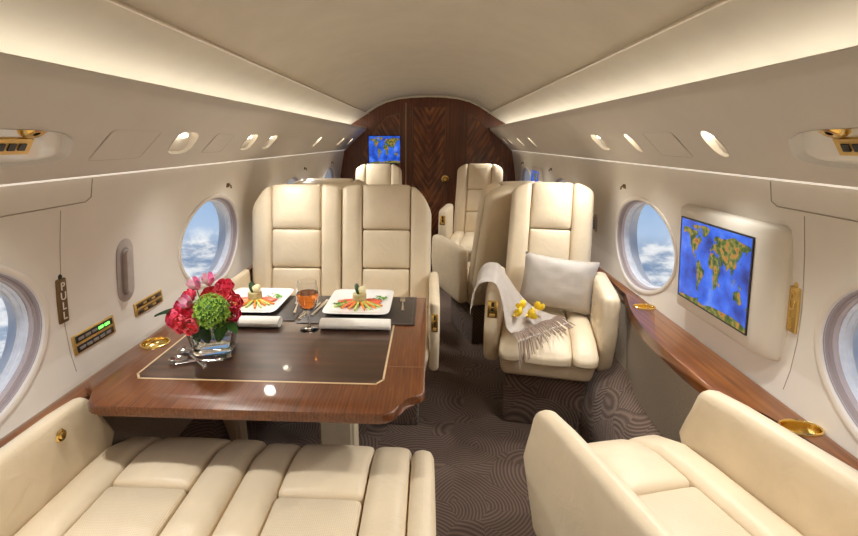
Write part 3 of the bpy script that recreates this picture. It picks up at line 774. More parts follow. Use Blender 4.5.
make_chair('cabin_seat', 'nearest cream seat at bottom centre beside the aisle, with low narrow armrest', (-.250, 1.02, 0), PI, .235, arms=(1, 0), arm_t=.07, arm_z=.49, arm_y=-.27, rec=42, back_h=.98, group=g2, latch=(0, 0), arm_len=.60)
make_chair('armchair', 'nearest cream armchair at lower right between two tall armrests', (.655, 1.07, 0), PI+D(15), .228, arm_t=.068, arm_z=.695, arm_y=-.20, rake=.055, cz=.51, rec=42, back_h=.98, latch=(0, 0), cat='armchair', arm_lean=.0, arm_len=.62)
g3 = 'seats turned away behind the dining group'
make_chair('armchair', 'cream armchair turned away, its back against the armchair with the throw', (.465, 3.43, 0), PI+D(18), .245, arm_t=.075, arm_z=.70, arm_y=-.36, arm_len=.60, shoulder=(.06, .06), latch=(0, 0), cat='armchair', group=g3, back_h=1.15)
make_chair('armchair', 'cream seat turned away, only its top edge showing above the dining seats', (-.60, 3.42, 0), PI, .27, arm_t=.06, arm_z=.68, shoulder=(.06, .06), latch=(0, 0), cat='armchair', group=g3, back_h=1.165)
g4 = 'far chairs before the wooden bulkhead'
make_chair('armchair', 'far cream armchair left of the bulkhead door, under the map screen', (-.50, 4.70, 0), 0, .245, arm_t=.07, arm_z=.72, shoulder=(.06, .06), latch=(1, 0), cat='armchair', group=g4, back_h=1.165)
make_chair('armchair', 'far cream armchair right of the bulkhead door with gold armrest latch', (.48, 4.66, 0), D(-10), .235, arm_t=.085, arm_z=.78, arm_y=-.28, shoulder=(.06, .06), latch=(1, 0), cat='armchair', group=g4, back_h=1.17)

# ------------------------------------------------------------------ dining table
TZ = .70
tab = empty('dining_table', 'glossy walnut dining table with pale inlay line and scalloped corners, on two cream legs', 'table', (-.48, 1.58, 0))
T0 = V((-.48, 1.58, 0))
def ogee(cx, cy, sx_, sy_):
    """scalloped corner going from the long side to the near edge"""
    p = [(0, .15), (0, .122), (.006, .108), (.020, .100), (.042, .094), (.058, .080), (.066, .062), (.068, .044), (.072, .028), (.082, .013), (.098, .003), (.118, 0)]
    return [(cx-sx_*u, cy+sy_*v) for u, v in p]
near_r = ogee(.024, 1.110, 1, 1); near_l = ogee(-.985, 1.110, -1, 1)[::-1]
outl = [(.024, 2.085), (-.985, 2.085)]
poly = near_l[::1]
poly = outl + [(x, y) for x, y in reversed(near_l)] if False else None
pts = [(-.975, 2.085)] + ogee(-.975, 1.110, -1, 1) + ogee(.024, 1.110, 1, 1)[::-1] + [(.024, 2.085)]
pts = [(x-T0.x, y-T0.y) for x, y in pts]
bm = B(); prism(bm, pts, TZ-.030, TZ, 'z')
es = [e for e in bm.edges if abs(e.verts[0].co.z-e.verts[1].co.z) < 1e-6]
bmesh.ops.bevel(bm, geom=es, offset=.007, segments=3, affect='EDGES', profile=.5)
TOP = link('tabletop', bm, 'table_wood', tab)
# inner field and pale inlay line
fx0, fx1, fy0, fy1, c_ = -.855, -.10, 1.268, 2.05, .028
fld = [(fx0, fy1), (fx0, fy0+c_), (fx0+c_*.7, fy0), (fx1-c_*.7, fy0), (fx1, fy0+c_), (fx1, fy1)]
fld = [(x-T0.x, y-T0.y) for x, y in fld]
bm = B(); prism(bm, fld, TZ-.001, TZ+.0006, 'z'); link('inner_field', bm, 'table_inner', tab, smooth=False)
bm = B(); n = len(fld)
for i in range(n):
    a, b_ = V((*fld[i], 0)), V((*fld[(i+1) % n], 0)); d = (b_-a).normalized(); nn = V((-d.y, d.x, 0))*.0032; e = d*.003
    prism(bm, [((a-e+nn).x, (a-e+nn).y), ((b_+e+nn).x, (b_+e+nn).y), ((b_+e-nn).x, (b_+e-nn).y), ((a-e-nn).x, (a-e-nn).y)], TZ-.001, TZ+.0010, 'z')
link('inlay_line', bm, 'inlay', tab, smooth=False)
bm = B(); rb(bm, (-.038-T0.x, 1.385-T0.y, TZ), (.118, .003, .0012), .0003, 1); link('leaf_joint', bm, 'inlay_dim', tab)
for x in (-.818, -.335):
    bm = B()
    prism(bm, [(x-T0.x+a, 1.76-T0.y+b_) for a, b_ in ((-.078, -.03), (.060, -.03), (.078, -.012), (.078, .03), (-.078, .03))], 0, TZ-.036, 'z')
    es = [e for e in bm.edges if abs(e.verts[0].co.z-e.verts[1].co.z) > .1]
    bmesh.ops.bevel(bm, geom=es, offset=.008, segments=3, affect='EDGES'); link('leg', bm, 'leather_trim', tab)
bpy.context.view_layer.update()
# cup holder sunk in the table by the wall
cb_ = B(); lathe(cb_, [(0, -.022), (.93, -.022), (.93, .02), (0, .02)], 32, sx=.047, sy=.047)
xform(cb_, Matrix.Translation((-.928, 1.522, TZ)))
boolean_cut(TOP, [link('cut', cb_, 'wall', smooth=False)]); TOP.data.set_sharp_from_angle(angle=math.radians(42))
r_ = empty('cup_holder', 'gold rimmed cup holder in the table top beside the flowers and left wall', 'cup holder', (-.928, 1.522, TZ))
bm = B(); lathe(bm, [(.90, -.003), (.91, .003), (.97, .0055), (1.04, .004), (1.06, .0003)], 32, sx=.047, sy=.047); link('rim', bm, 'gold', r_)
bm = B(); lathe(bm, [(.905, -.001), (.88, -.010), (.70, -.018), (0, -.020)], 32, sx=.047, sy=.047); link('bowl', bm, 'gold', r_)

# place settings -------------------------------------------
SURF = TZ+.0012
def placemat(x0, x1, y0, y1, label):
    c = ((x0+x1)/2, (y0+y1)/2, SURF); r = empty('placemat', label, 'placemat', c, 0, 'dark placemats')
    bm = B(); rb(bm, (0, 0, .0015), (x1-x0, y1-y0, .003), .0012, 1); link('sheet', bm, 'mat', r)
    bm = B(); w, d = (x1-x0)/2-.012, (y1-y0)/2-.012
    tube(bm, [(-w, -d, .003), (w, -d, .003), (w, d, .003), (-w, d, .003)], .0009, 4, closed=True); link('stitching', bm, 'mat_edge', r)
placemat(-.90, -.495, 1.755, 2.07, 'dark leather placemat on the left under the plate nearest the window')
placemat(-.482, -.020, 1.733, 2.075, 'dark leather placemat on the right under the plate beside the aisle')
PZ = SURF+.0032
def plate(cx, cy, label):
    r = empty('plate', label, 'plate', (cx, cy, PZ), 0, 'square white plates')
    def sq(h, z, p=9, n=64):
        out = []
        for i in range(n):
            a = 2*PI*i/n; c, s_ = math.cos(a), math.sin(a)
            out.append((h*math.copysign(abs(c)**(2/p), c), 1.2*h*math.copysign(abs(s_)**(2/p), s_), z))
        return out
    bm = loft(B(), [sq(.080, 0), sq(.095, .001), sq(.136, .016), sq(.138, .0185), sq(.135, .0195), sq(.100, .0085), sq(.085, .0065)])
    bm.verts.ensure_lookup_table(); bm.faces.new(bm.verts[:64][::-1]); bm.faces.new(bm.verts[-64:]); link('dish', bm, 'porcelain', r)
    return r
plates = [(-.725, 1.955, 'left', 'first'), (-.262, 1.955, 'right', 'second')]
def food(cx, cy, side):
    z = PZ+.0068; near = 'on the %s plate' % side
    # roll standing upright with cucumber slice
    r = empty('vegetable_roll', 'upright stuffed vegetable roll topped with cucumber %s' % near, 'food', (cx-.005, cy+.02, z))
    bm = B(); lathe(bm, [(0, 0), (.029, 0), (.031, .006), (.0305, .038), (.026, .041), (0, .040)], 18); link('wrapper', bm, 'roll', r)
    bm = B(); lathe(bm, [(0, -.005), (.025, -.005), (.026, 0), (.025, .005), (0, .005)], 18)
    xform(bm, Matrix.Translation((-.008, 0, .058)) @ Matrix.Rotation(D(72), 4, 'Y')); sl = link('cucumber_slice', bm, 'cuke', r)
    bm = B(); bmesh.ops.create_icosphere(bm, subdivisions=2, radius=.020)
    for v in bm.verts: v.co += v.co.normalized()*noise.noise(v.co*90)*.004
    xform(bm, Matrix.Translation((.012, -.006, .055))); link('filling', bm, 'filling', r)
    # fan of sticks in front
    for kind, lab, mtl, ang, rad in (('carrot_stick', 'orange carrot stick', 'carrot', (-125, -108, -72, -48, -30), .0052), ('cucumber_stick', 'pale green cucumber stick', 'celery', (-140, -92, -60, -38), .0055)):
        words = ('leftmost', 'second from the left', 'third from the left', 'fourth from the left', 'rightmost') if len(ang) == 5 else ('leftmost', 'second from the left', 'third from the left', 'rightmost')
        for a, wd in zip(ang, words):
            L = .075+random.random()*.022; d = V((math.cos(D(a)), math.sin(D(a)), 0))
            base = V((cx-.005, cy+.02, z+.008)); p0 = base+d*.032; p1 = base+d*(.032+L)+V((0, 0, -.003))
            bm = B(); tube(bm, [p0-base, (p0+p1)/2-base, p1-base], [rad, rad, rad*.8], 6)
            o = link(kind, bm, mtl); o.location = base; tag(o, '%s %s in the fan %s' % (wd, lab, near), 'food', '%ss %s' % (lab, near))
    for k, (dx, dy, rot, wd) in enumerate(((-.062, .0, 20, 'left'), (-.040, -.028, 50, 'front left'), (.055, .010, -25, 'right'))):
        bm = B(); rb(bm, (0, 0, .004), (.070, .034, .008), .003, 2, {'z+': .003}); o = link('tomato_slice', bm, 'tomato')
        o.location = (cx+dx, cy+dy+.01, z+.0015); o.rotation_euler = (0, 0, D(rot)); tag(o, 'red tomato slice %s of the roll %s' % (wd, near), 'food', 'tomato slices %s' % near)
    for k, (dx, dy, wd) in enumerate(((-.088, -.030, 'left'), (.075, .058, 'right'))):
        bm = B()
        for q in range(16):
            a = random.random()*6.28; rr = .028*math.sqrt(random.random()); c = V((rr*math.cos(a)*1.25, rr*math.sin(a), .004+random.random()*.008))
            m0 = Matrix.Translation(c) @ Matrix.Rotation(a, 4, 'Z') @ Matrix.Rotation(.5, 4, 'X')
            vs = [bm.verts.new(m0 @ V(p)) for p in ((0, -.009, 0), (.006, 0, .003), (0, .009, 0), (-.006, 0, .003))]; bm.faces.new(vs)
            vs2 = [bm.verts.new(m0 @ (V(p)-V((0, 0, .0015)))) for p in ((0, -.009, 0), (.006, 0, .003), (0, .009, 0), (-.006, 0, .003))]; bm.faces.new(vs2[::-1])
            for i in range(4): bm.faces.new((vs[i], vs2[i], vs2[(i+1) % 4], vs[(i+1) % 4]))
        o = link('herb_sprig', bm, 'herb', smooth=False); o.location = (cx+dx, cy+dy, z); tag(o, 'green chopped herbs at the %s of the %s plate' % (wd, side), 'food', 'herbs %s' % near)
for cx, cy, side, num in plates:
    plate(cx, cy, 'square white plate with appetizer on the %s placemat' % side); food(cx, cy, side)
def napkin(x0, x1, y, label):
    L = x1-x0; bm = B(); n = 20
    prof_ = []
    for i in range(n*2):                                   # spiral section of a rolled cloth
        t = i/(n*2-1); a = t*4*PI; rr = .009+.014*t; prof_.append((rr*math.cos(a)*1.25, rr*math.sin(a)*.85))
    r = [(x*1.0, z) for x, z in prof_]
    hull = [(.031*math.cos(2*PI*k/24), .0195*math.sin(2*PI*k/24)) for k in range(24)]
    ws = [(-L/2, .93), (-L/2+.004, .99), (-L/4, 1.0), (0, 1.015), (L/4, 1), (L/2-.004, .99), (L/2, .93)]
    loft(bm, [[(x, u*k, max(-.0195, w*k)) for u, w in hull] for x, k in ws])
    bm.verts.ensure_lookup_table(); bm.faces.new(bm.verts[:24][::-1]); bm.faces.new(bm.verts[-24:])
    o = empty('napkin', label, 'napkin', ((x0+x1)/2, y, SURF+.0197), 0, 'rolled napkins'); link('roll', bm, 'linen', o)
    bm = B(); tube(bm, [(-L/2+.002, -.030, .004), (0, -.0312, .0045), (L/2-.002, -.030, .003)], .0016, 5); link('fold', bm, 'linen', o)
napkin(-.72, -.533, 1.695, 'rolled white napkin behind the flowers, before the left plate')
napkin(-.375, -.110, 1.690, 'rolled white napkin before the right plate')

def fork(loc, rz, label):
    r = empty('fork', label, 'cutlery', loc, rz, 'forks')
    bm = B(); tube(bm, [(0, -.085, .003), (0, -.05, .003), (0, 0, .005), (0, .03, .006)], [.0075, .006, .003, .004], 8); xform(bm, Matrix.Diagonal((1, 1, .6, 1))); link('handle', bm, 'silver', r)
    bm = B(); rb(bm, (0, .045, .004), (.022, .032, .003), .0012, 2)
    link('neck', bm, 'silver', r)
    for k in range(4):
        bm = B(); tube(bm, [(-.0090+.006*k, .055, .004), (-.0088+.0059*k, .075, .0045), (-.0085+.0057*k, .098, .008)], [.0018, .0016, .0008], 6); link('tine', bm, 'silver', r)
def knife(loc, rz, label):
    r = empty('knife', label, 'cutlery', loc, rz, 'knives')
    bm = B(); tube(bm, [(0, -.10, .004), (0, -.05, .004), (0, 0, .004)], [.0085, .007, .0055], 8); xform(bm, Matrix.Diagonal((1, 1, .6, 1))); link('handle', bm, 'silver', r)
    bm = B(); prism(bm, [(-.006, -.001), (.007, -.001), (.009, .06), (.006, .10), (-.002, .118), (-.006, .10)], .0012, .0030, 'z'); link('blade', bm, 'silver', r, smooth=False)
def spoon(loc, rz, label, flip=False):
    r = empty('spoon', label, 'cutlery', loc, rz, 'spoons on the table')
    bm = B(); tube(bm, [(0, -.105, .003), (0, -.07, .004), (0, -.02, .007), (0, .01, .006)], [.0085, .0065, .0035, .004], 8); xform(bm, Matrix.Diagonal((1, 1, .5, 1))); link('handle', bm, 'silver', r)
    bm = B()
    sg = -1 if flip else 1
    loops = []
    for k, zz in ((1.0, .0), (.98, .0016), (.75, -.004), (.45, -.0072), (.15, -.0085)):
        loops.append([(.021*k*math.cos(2*PI*i/24), .031*k*math.sin(2*PI*i/24)+.036, .011+sg*zz*1.0-(.0 if not flip else .004)) for i in range(24)])
    loft(bm, loops); bm.verts.ensure_lookup_table(); bm.faces.new(bm.verts[-24:])
    bmesh.ops.solidify(bm, geom=bm.faces[:], thickness=.0012); link('bowl', bm, 'silver', r)
fork((-.078, 1.965, PZ), D(3), 'silver fork on the dark placemat right of the right plate')
fork((-.530, 1.915, PZ), D(8), 'silver fork right of the left plate beside the wine glass')
knife((-.428, 1.905, PZ), D(-6), 'silver knife on the right placemat left of its plate')
knife((-.462, 1.86, PZ), D(-12), 'second silver knife lying just behind the wine glass')
spoon((-.755, 1.425, SURF), D(50), 'silver spoon with bowl towards the wall, handle toward the viewer, by vase')
spoon((-.735, 1.385, SURF), D(100), 'silver spoon lying nearest the table edge before the vase')
spoon((-.672, 1.398, SURF+.001), D(-72), 'silver spoon tucked close under the glass vase', True)

# wine glass
gz = SURF
wg = empty('wine_glass', 'stemmed glass of rose wine standing between the two napkins', 'glass', (-.416, 1.675, gz), 0)
outer_p = [(0, 0), (.036, 0), (.0365, .0015), (.030, .004), (.008, .009), (.0045, .02), (.0040, .06), (.0055, .072), (.018, .080), (.034, .098), (.0415, .122), (.0425, .142), (.039, .168), (.0345, .190)]
inner_p = [(.0335, .190), (.038, .168), (.0413, .142), (.0403, .122), (.0325, .099), (.017, .0825), (0, .078)]
bm = B(); lathe(bm, outer_p+inner_p, 32); link('bowl', bm, 'glass', wg)
bm = B(); lathe(bm, [(0, .0786), (.0165, .083), (.0320, .0992), (.0398, .122), (.0408, .142), (.0404, .146), (0, .146)], 32); link('wine', bm, 'wine', wg)

# vase ------------------------------------------------------
vz = SURF; VC = V((-.693, 1.485, vz))
vase = empty('vase', 'square clear glass vase holding the bouquet on the dining table', 'vase', VC, D(12))
def vsq(h, z, p=7, n=40):
    return [(h*math.copysign(abs(math.cos(2*PI*i/n))**(2/p), math.cos(2*PI*i/n)), h*math.copysign(abs(math.sin(2*PI*i/n))**(2/p), math.sin(2*PI*i/n)), z) for i in range(n)]
bm = loft(B(), [vsq(.056, .0), vsq(.062, .004), vsq(.064, .02), vsq(.069, .05), vsq(.077, .09), vsq(.081, .108), vsq(.077, .108), vsq(.072, .09), vsq(.063, .05), vsq(.057, .026), vsq(.046, .022)])
bm.verts.ensure_lookup_table(); bm.faces.new(bm.verts[:40][::-1]); bm.faces.new(bm.verts[-40:]); link('body', bm, 'vase_glass', vase)
bm = loft(B(), [vsq(.044, .0225), vsq(.0565, .0265), vsq(.0625, .05), vsq(.0665, .070)])
bm.verts.ensure_lookup_table(); bm.faces.new(bm.verts[:40][::-1]); bm.faces.new(bm.verts[-40:]); link('water', bm, 'water', vase)

def petal(bm, mtx, w, h, cup, curl, n=4, th=.0006):
    g = []
    for j in range(n+1):
        v = j/n; row = []
        ww = w*math.sin(PI*(.18+.72*v))**.7
        for i in range(n+1):
            u = (i/n-.5)*2
            x = u*ww; y = cup*(1-u*u)*1.0-curl*max(0, v-.6)**2*4; z = h*v
            row.append(bm.verts.new(mtx @ V((x, -y, z))))
        g.append(row)
    for j in range(n):
        for i in range(n): bm.faces.new((g[j][i], g[j][i+1], g[j+1][i+1], g[j+1][i]))
def rose_mesh(seed):
    rnd = random.Random(seed); bm = B()
    for ring, (k, rad, tilt, h, w) in enumerate(((3, .002, 2, .026, .009), (4, .006, 10, .027, .013), (5, .010, 22, .026, .016), (6, .013, 42, .024, .018))):
        for i in range(k):
            a = 2*PI*i/k+ring*.6+rnd.random()*.3
            m0 = Matrix.Rotation(a, 4, 'Z') @ Matrix.Translation((0, -rad, -.012)) @ Matrix.Rotation(D(tilt+rnd.random()*6), 4, 'X')
            petal(bm, m0, w, h, .004+.002*ring, .010 if ring > 1 else 0)
    return bm
rose_a = link('rose', rose_mesh(1), 'rose', recalc=False); rose_b = link('rose', rose_mesh(2), 'rose2', recalc=False)
ra, rbm = rose_a.data, rose_b.data
def stem_of(parent_loc, rng, m='stem'):
    end = V((-.693, 1.485, vz+.05))+V((rng.uniform(-.02, .02), rng.uniform(-.02, .02), 0))
    bm = B(); mid = (parent_loc+end)/2+V((0, 0, .01)); tube(bm, [V((0, 0, -.012)), mid-parent_loc, end-parent_loc], .0022, 6)
    return bm
rng = random.Random(3)
roses = [((-.800, 1.425, .832), 'at the far left tip of the bouquet', 0), ((-.757, 1.392, .826), 'low in front, second from the left of the bouquet', 1), ((-.714, 1.372, .830), 'lowest in front, just left of the green flower ball', 1),
         ((-.733, 1.41, .858), 'front middle, right under the pale pink bloom', 0), ((-.780, 1.45, .866), 'left side above the leftmost rose', 0), ((-.773, 1.49, .888), 'upper left beside the pink blooms', 0),
         ((-.682, 1.46, .905), 'top centre above the green flower ball', 1), ((-.652, 1.51, .922), 'highest on the right of the bouquet', 0), ((-.605, 1.46, .880), 'right edge of the bouquet, upper', 1),
         ((-.602, 1.43, .852), 'right edge of the bouquet, lower', 0), ((-.640, 1.48, .900), 'upper right between top and edge roses', 1)]
for i, (p, lab, k) in enumerate(roses):
    p = V(p); o = (rose_a, rose_b)[k]
    if (k == 0 and i > 0) or (k == 1 and i > 1): o = o.copy(); COL.objects.link(o)
    o.location = p; d = (p-V((-.690, 1.50, .80))).normalized()*.8+V((0, -.55, .25))
    o.rotation_euler = V((0, 0, 1)).rotation_difference(d).to_euler(); s_ = .98
    o.scale = (s_,)*3
    tag(o, 'red rose %s' % lab, 'flower', 'red roses in the glass vase')
    q = bpy.data.objects.new('x', None); bpy.data.objects.remove(q)
    sb = stem_of(p, rng); inv = o.rotation_euler.to_matrix().inverted().to_4x4(); xform(sb, Matrix.Diagonal((1/s_,)*3+(1,)) @ inv)
    link('stem', sb, 'stem', o)
def lily(p, d, label):
    r = empty('pink_bloom', label, 'flower', p, 0, 'pink blooms in the glass vase')
    r.rotation_euler = V((0, 0, 1)).rotation_difference(V(d)).to_euler()
    for i in range(6):
        bm = B(); petal(bm, Matrix.Rotation(2*PI*i/6, 4, 'Z') @ Matrix.Translation((0, -.003, -.01)) @ Matrix.Rotation(D(34), 4, 'X'), .012, .042, .003, .012); link('petal', bm, 'pink' if i % 2 else 'pink_l', r, recalc=False)
    sb = stem_of(V(p), rng); xform(sb, r.rotation_euler.to_matrix().inverted().to_4x4()); link('stem', sb, 'stem', r)
lily((-.735, 1.42, .886), (-.3, -.7, .6), 'pale pink bloom in the front left of the bouquet')
lily((-.728, 1.47, .928), (-.35, -.4, .9), 'pink bloom at the top left of the bouquet')
lily((-.700, 1.50, .934), (.1, -.3, 1), 'pink bloom at the very top of the bouquet')
gb = empty('hydrangea', 'round lime green flower ball in the middle of the bouquet', 'flower', (-.655, 1.405, .868))
bm = B()
for i in range(170):
    z = 1-2*(i+.5)/170; a = i*2.39996; rr = math.sqrt(1-z*z); d = V((rr*math.cos(a), rr*math.sin(a), z)); R_ = .050*(1+.14*rng.uniform(-1, 1))
    m0 = Matrix.Translation(d*R_) @ V((0, 0, 1)).rotation_difference(d).to_matrix().to_4x4() @ Matrix.Rotation(rng.random()*3, 4, 'Z')
    c = bm.verts.new(m0 @ V((0, 0, -.006)))
    for q in range(4):
        t = q*PI/2; vs = [c]+[bm.verts.new(m0 @ V((.0078*math.cos(t+e)*f, .0078*math.sin(t+e)*f, h_))) for e, f, h_ in ((-.6, .8, .002), (0, 1.15, .003), (.6, .8, .002))]; bm.faces.new(vs)
link('florets', bm, 'green_l', gb, smooth=False, recalc=False)
bm = B(); bmesh.ops.create_icosphere(bm, subdivisions=3, radius=.043); link('core', bm, 'leaf', gb)
sb = stem_of(V(gb.location), rng); link('stem', sb, 'stem', gb)
def leaf(p, d, up, L, w, m, label):
    d = V(d).normalized(); side = d.cross(V(up)).normalized(); nrm = side.cross(d).normalized(); bm = B(); g = []
    for j in range(9):
        t = j/8; ww = w*math.sin(PI*min(1, t*.96+.02))**.8; row = []
        for u in (-1, -.5, 0, .5, 1): row.append(bm.verts.new(d*L*t+side*ww*u+nrm*(abs(u)*w*.25-.25*L*t*t)))
        g.append(row)
    for j in range(8):
        for i in range(4): bm.faces.new((g[j][i], g[j][i+1], g[j+1][i+1], g[j+1][i]))
    bmesh.ops.solidify(bm, geom=bm.faces[:], thickness=.0006)
    o = link('leaf', bm, m); o.location = p; return tag(o, label, 'leaf', 'leaves of the bouquet')
leaf((-.765, 1.46, .845), (-1, -.25, .12), (0, 0, 1), .10, .026, 'leaf_d', 'dark green leaf poking out at the left of the bouquet')
leaf((-.63, 1.42, .835), (.75, -.45, -.25), (0, 0, 1), .075, .020, 'leaf', 'green leaf hanging at the right under the red roses')
for i, (p, d, L, lab) in enumerate((((-.72, 1.44, .752), (-.15, -.4, .85), .085, 'green leaf inside the vase at its left corner'), ((-.69, 1.432, .748), (.05, -.5, .9), .09, 'broad green leaf inside the vase at its centre'),
                                   ((-.66, 1.44, .752), (.35, -.4, .85), .085, 'green leaf inside the vase toward the right'), ((-.675, 1.47, .75), (.5, .1, .8), .09, 'green leaf at the back right inside the vase'), ((-.705, 1.47, .75), (-.4, .1, .85), .09, 'green leaf at the back left inside the vase'),
                                   ((-.655, 1.415, .815), (.4, -.6, .35), .06, 'green leaf over the vase rim at its right front'), ((-.705, 1.41, .812), (-.2, -.7, .3), .055, 'green leaf over the vase rim at its front'))):
    leaf(p, d, (0, -1, .4), L, .020, 'leaf' if i % 2 else 'stem', lab)

# ------------------------------------------------------------------ pillow, throw, yellow flowers on the armchair
pil = empty('pillow', 'grey beige silk pillow leaning on the backrest of the armchair', 'pillow', (.722, 2.50, .655), D(-11))
bm = B()
nu = 18; W_, H_ = .385, .285
gs = []
for sd in (-1, 1):
    g = []
    for j in range(nu+1):
        row = []
        for i in range(nu+1):
            u = -1+2*i/nu; v = -1+2*j/nu
            th = .062*((1-u**4)*(1-v**4))**.55
            pin = 1-.06*(1-v*v)*abs(u)**3; pin2 = 1-.07*(1-u*u)*abs(v)**3
            wr = .005*noise.noise(V((u*3, v*3, sd)))+.004*noise.noise(V((u*8, v*5, 4)))
            row.append((u*W_/2*pin, sd*(th+wr*(1-u**4)*(1-v**4)), v*H_/2*pin2))
        g.append(row)
    gs.append(g)
vv = {}
def pv(sd, i, j):
    k = ('e', i, j) if i in (0, nu) or j in (0, nu) else (sd, i, j)
    if k not in vv:
        p = gs[sd][j][i]; vv[k] = bm.verts.new((p[0], p[1] if k[0] != 'e' else 0, p[2]))
    return vv[k]
for sd in (0, 1):
    for j in range(nu):
        for i in range(nu): bm.faces.new((pv(sd, i, j), pv(sd, i+1, j), pv(sd, i+1, j+1), pv(sd, i, j+1)))
xform(bm, Matrix.Rotation(D(-16), 4, 'X') @ Matrix.Rotation(D(6), 4, 'Y')); link('cushion', bm, 'pillow', pil)

# throw: strip draped over the left arm and across the seat
thr = empty('throw_blanket', 'pale grey wool throw with taupe fringe draped over the armchair arm and seat', 'blanket', (.40, 2.25, .73))
# near edge and far edge as world curves
nearE = [(.245, 2.17, .585), (.250, 2.17, .66), (.275, 2.175, .722), (.315, 2.17, .738), (.352, 2.165, .728), (.378, 2.155, .66), (.395, 2.140, .575), (.405, 2.12, .530), (.418, 2.105, .516), (.425, 2.095, .514)]
farE = [(.31, 2.56, .60), (.318, 2.56, .68), (.345, 2.56, .732), (.385, 2.55, .742), (.420, 2.54, .732), (.460, 2.515, .675), (.515, 2.47, .60), (.575, 2.42, .545), (.640, 2.36, .528), (.69, 2.315, .524)]
def crv(pts, t):
    x = t*(len(pts)-1); i = min(int(x), len(pts)-2); f = x-i
    P = [V(pts[max(0, min(len(pts)-1, i+k))]) for k in (-1, 0, 1, 2)]
    return .5*((2*P[1])+(P[2]-P[0])*f+(2*P[0]-5*P[1]+4*P[2]-P[3])*f*f+(3*P[1]-P[0]-3*P[2]+P[3])*f**3)
bm = B(); nt_, nw = 36, 18; g = []
for j in range(nt_+1):
    t = j/nt_; a, b_ = crv(nearE, t), crv(farE, t); row = []
    for i in range(nw+1):
        w = i/nw; p = a.lerp(b_, w)
        fold = .010*math.sin(w*9+t*2.2)*(.35+.65*t)+.006*noise.noise(V((w*5, t*5, 0)))
        n_ = V((-.3, -.2, 1)).normalized() if t > .25 else V((-1, 0, .3+t*3)).normalized()
        row.append(bm.verts.new(p+n_*(max(0, fold)+.012)-V(thr.location)))
    g.append(row)
for j in range(nt_):
    for i in range(nw): bm.faces.new((g[j][i], g[j][i+1], g[j+1][i+1], g[j+1][i]))
bmesh.ops.solidify(bm, geom=bm.faces[:], thickness=-.007)
link('cloth', bm, 'throw', thr)
bm = B(); bm2 = B()
for i in range(34):
    w = (i+.5)/34; p = crv(nearE, 1).lerp(crv(farE, 1), w)+V((0, 0, .006+.009*abs(math.sin(w*9+2.2))*.6)); q = rng.uniform(-.25, .25)
    d = V((.10+.18*w+q*.25, -.95+.35*w, 0)).normalized(); L = .115+.02*rng.random()
    e = p+d*L; drop = max(0, (2.085-e.y))*.9
    pts = [p-d*.01, p+d*L*.3+V((0, 0, .004)), p+d*L*.65+V((0, 0, -.002)), V((e.x, e.y, p.z-.006-drop))]
    tube(bm, [x-V(thr.location) for x in pts], [.0030, .0034, .0030, .0022], 6)
    bmesh.ops.create_uvsphere(bm2, u_segments=6, v_segments=5, radius=.0042, matrix=Matrix.Translation(pts[2]+V((0, 0, .001))-V(thr.location)))
fr = link('fringe', bm, 'fringe', thr); link('knots', bm2, 'throw', fr)

fl = [((.480, 2.21, .583), 'leftmost'), ((.500, 2.26, .600), 'highest'), ((.520, 2.20, .572), 'lowest and nearest'), ((.545, 2.23, .570), 'middle'), ((.575, 2.28, .583), 'rightmost')]
proto = None
for p, wd in fl:
    if proto is None:
        proto = empty('yellow_bloom', '', 'flower', p, 0, 'yellow blooms on the throw')
        for i in range(5):
            bm = B(); petal(bm, Matrix.Rotation(2*PI*i/5, 4, 'Z') @ Matrix.Translation((0, -.003, 0)) @ Matrix.Rotation(D(50), 4, 'X'), .015, .030, .003, .010); link('petal', bm, 'yellow', proto, recalc=False)
        bm = B(); bmesh.ops.create_icosphere(bm, subdivisions=2, radius=.006); xform(bm, Matrix.Translation((0, 0, .006))); link('throat', bm, 'yellow_d', proto)
        o = proto
    else:
        o = copy_tree(proto); o.location = p
    o.rotation_euler = (D(rng.uniform(25, 60)), D(rng.uniform(-30, 30)), rng.random()*6)
    o.scale = (1.25,)*3
    o['label'] = '%s of the yellow blooms lying on the pale throw' % wd

# ------------------------------------------------------------------ light of the reading lamps, plus added fill spots
def overhead_spot(s, y, e, size=128):
    L = bpy.data.lights.new('reading_fill_spot', 'SPOT'); L.energy = e; L.spot_size = D(size); L.spot_blend = 1; L.shadow_soft_size = .028; L.color = (1, .98, .93)
    o = bpy.data.objects.new('reading_fill_light', L); COL.objects.link(o); o.location = psu_pt(s, y, .16, .012)
    o.rotation_euler = V((0, 0, -1)).rotation_difference(V((-s*.45, 0, -1))).to_euler()
for y in (-.6, .3, 1.0, 1.78, 2.44, 3.3, 4.0, 4.9): overhead_spot(-1, y, 10.5)  # spots away from the lamp recesses are added to fill the cabin
for y in (-.6, .3, 1.0, 1.525, 2.12, 2.52, 3.4, 4.17, 5.0): overhead_spot(1, y, 10.5)

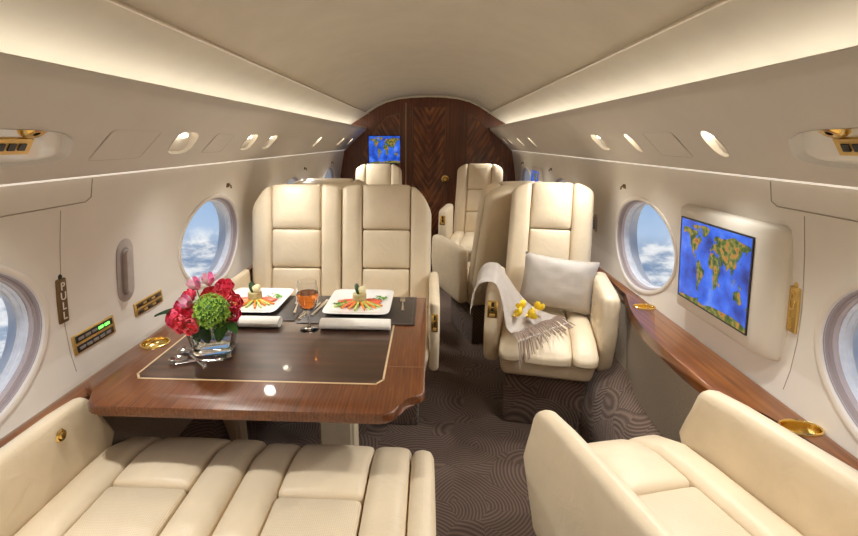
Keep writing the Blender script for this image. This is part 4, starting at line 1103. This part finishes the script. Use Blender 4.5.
# ------------------------------------------------------------------ world, camera, view
w = bpy.data.worlds.new('sky'); scene.world = w; w.use_nodes = True; nt = w.node_tree; nt.nodes.clear()
out = nt.nodes.new('ShaderNodeOutputWorld'); bg = nt.nodes.new('ShaderNodeBackground'); nt.links.new(bg.outputs[0], out.inputs[0])
tc = nt.nodes.new('ShaderNodeTexCoord'); sx = nt.nodes.new('ShaderNodeSeparateXYZ'); nt.links.new(tc.outputs['Generated'], sx.inputs[0])
elev = math_node(nt, 'ADD', sx.outputs[2], .165)              # the cloud deck's horizon lies below eye level at altitude
down = math_node(nt, 'MAXIMUM', math_node(nt, 'MULTIPLY', elev, -1.0), .018)
cb = nt.nodes.new('ShaderNodeCombineXYZ')
den = math_node(nt, 'ADD', down, .45)
nt.links.new(math_node(nt, 'DIVIDE', sx.outputs[0], den), cb.inputs[0]); nt.links.new(math_node(nt, 'DIVIDE', sx.outputs[1], den), cb.inputs[1])
nt.links.new(math_node(nt, 'MULTIPLY', sx.outputs[2], 1.9), cb.inputs[2])
nz = nt.nodes.new('ShaderNodeTexNoise'); nz.inputs['Scale'].default_value = 9; nz.inputs['Detail'].default_value = 8; nz.inputs['Roughness'].default_value = .62; nt.links.new(cb.outputs[0], nz.inputs['Vector'])
cl = ramp(nt, [(.36, (.22, .32, .48)), (.46, (.42, .50, .62)), (.54, (.80, .82, .85)), (.66, (1, 1, 1))]); nt.links.new(nz.outputs[0], cl.inputs[0])
sky = ramp(nt, [(0.0, (.46, .61, .82)), (.10, (.28, .46, .74)), (.35, (.17, .36, .70)), (1, (.07, .20, .55))]); nt.links.new(math_node(nt, 'MAXIMUM', elev, 0), sky.inputs[0])
edge = math_node(nt, 'ADD', math_node(nt, 'MULTIPLY', elev, -28.0), math_node(nt, 'MULTIPLY', math_node(nt, 'SUBTRACT', nz.outputs[0], .42), 2.2))
cm = nt.nodes.new('ShaderNodeClamp'); nt.links.new(edge, cm.inputs[0])
mx = nt.nodes.new('ShaderNodeMixRGB'); nt.links.new(cm.outputs[0], mx.inputs[0]); nt.links.new(sky.outputs[0], mx.inputs[1]); nt.links.new(cl.outputs[0], mx.inputs[2])
nt.links.new(mx.outputs[0], bg.inputs[0]); bg.inputs[1].default_value = .5

F_ = 480.; TH = math.atan(127/F_); PSI = math.atan(26*math.cos(TH)/F_)
cam = bpy.data.cameras.new('camera'); co_ = bpy.data.objects.new('camera', cam); COL.objects.link(co_); scene.camera = co_
cam.sensor_width = 36; cam.lens = F_/858*36; cam.shift_x = 25/858; cam.clip_start = .02
co_.location = (.03, 0, 1.39); co_.rotation_euler = (PI/2-TH, 0, PSI)
scene.cycles.use_denoising = True
scene.cycles.max_bounces = 14; scene.cycles.diffuse_bounces = 8; scene.cycles.transmission_bounces = 12
scene.cycles.sample_clamp_indirect = 6
vs_ = scene.view_settings; vs_.view_transform = 'Standard'; vs_.look = 'None'; vs_.exposure = 1.0; vs_.gamma = 1; vs_.use_curve_mapping = False
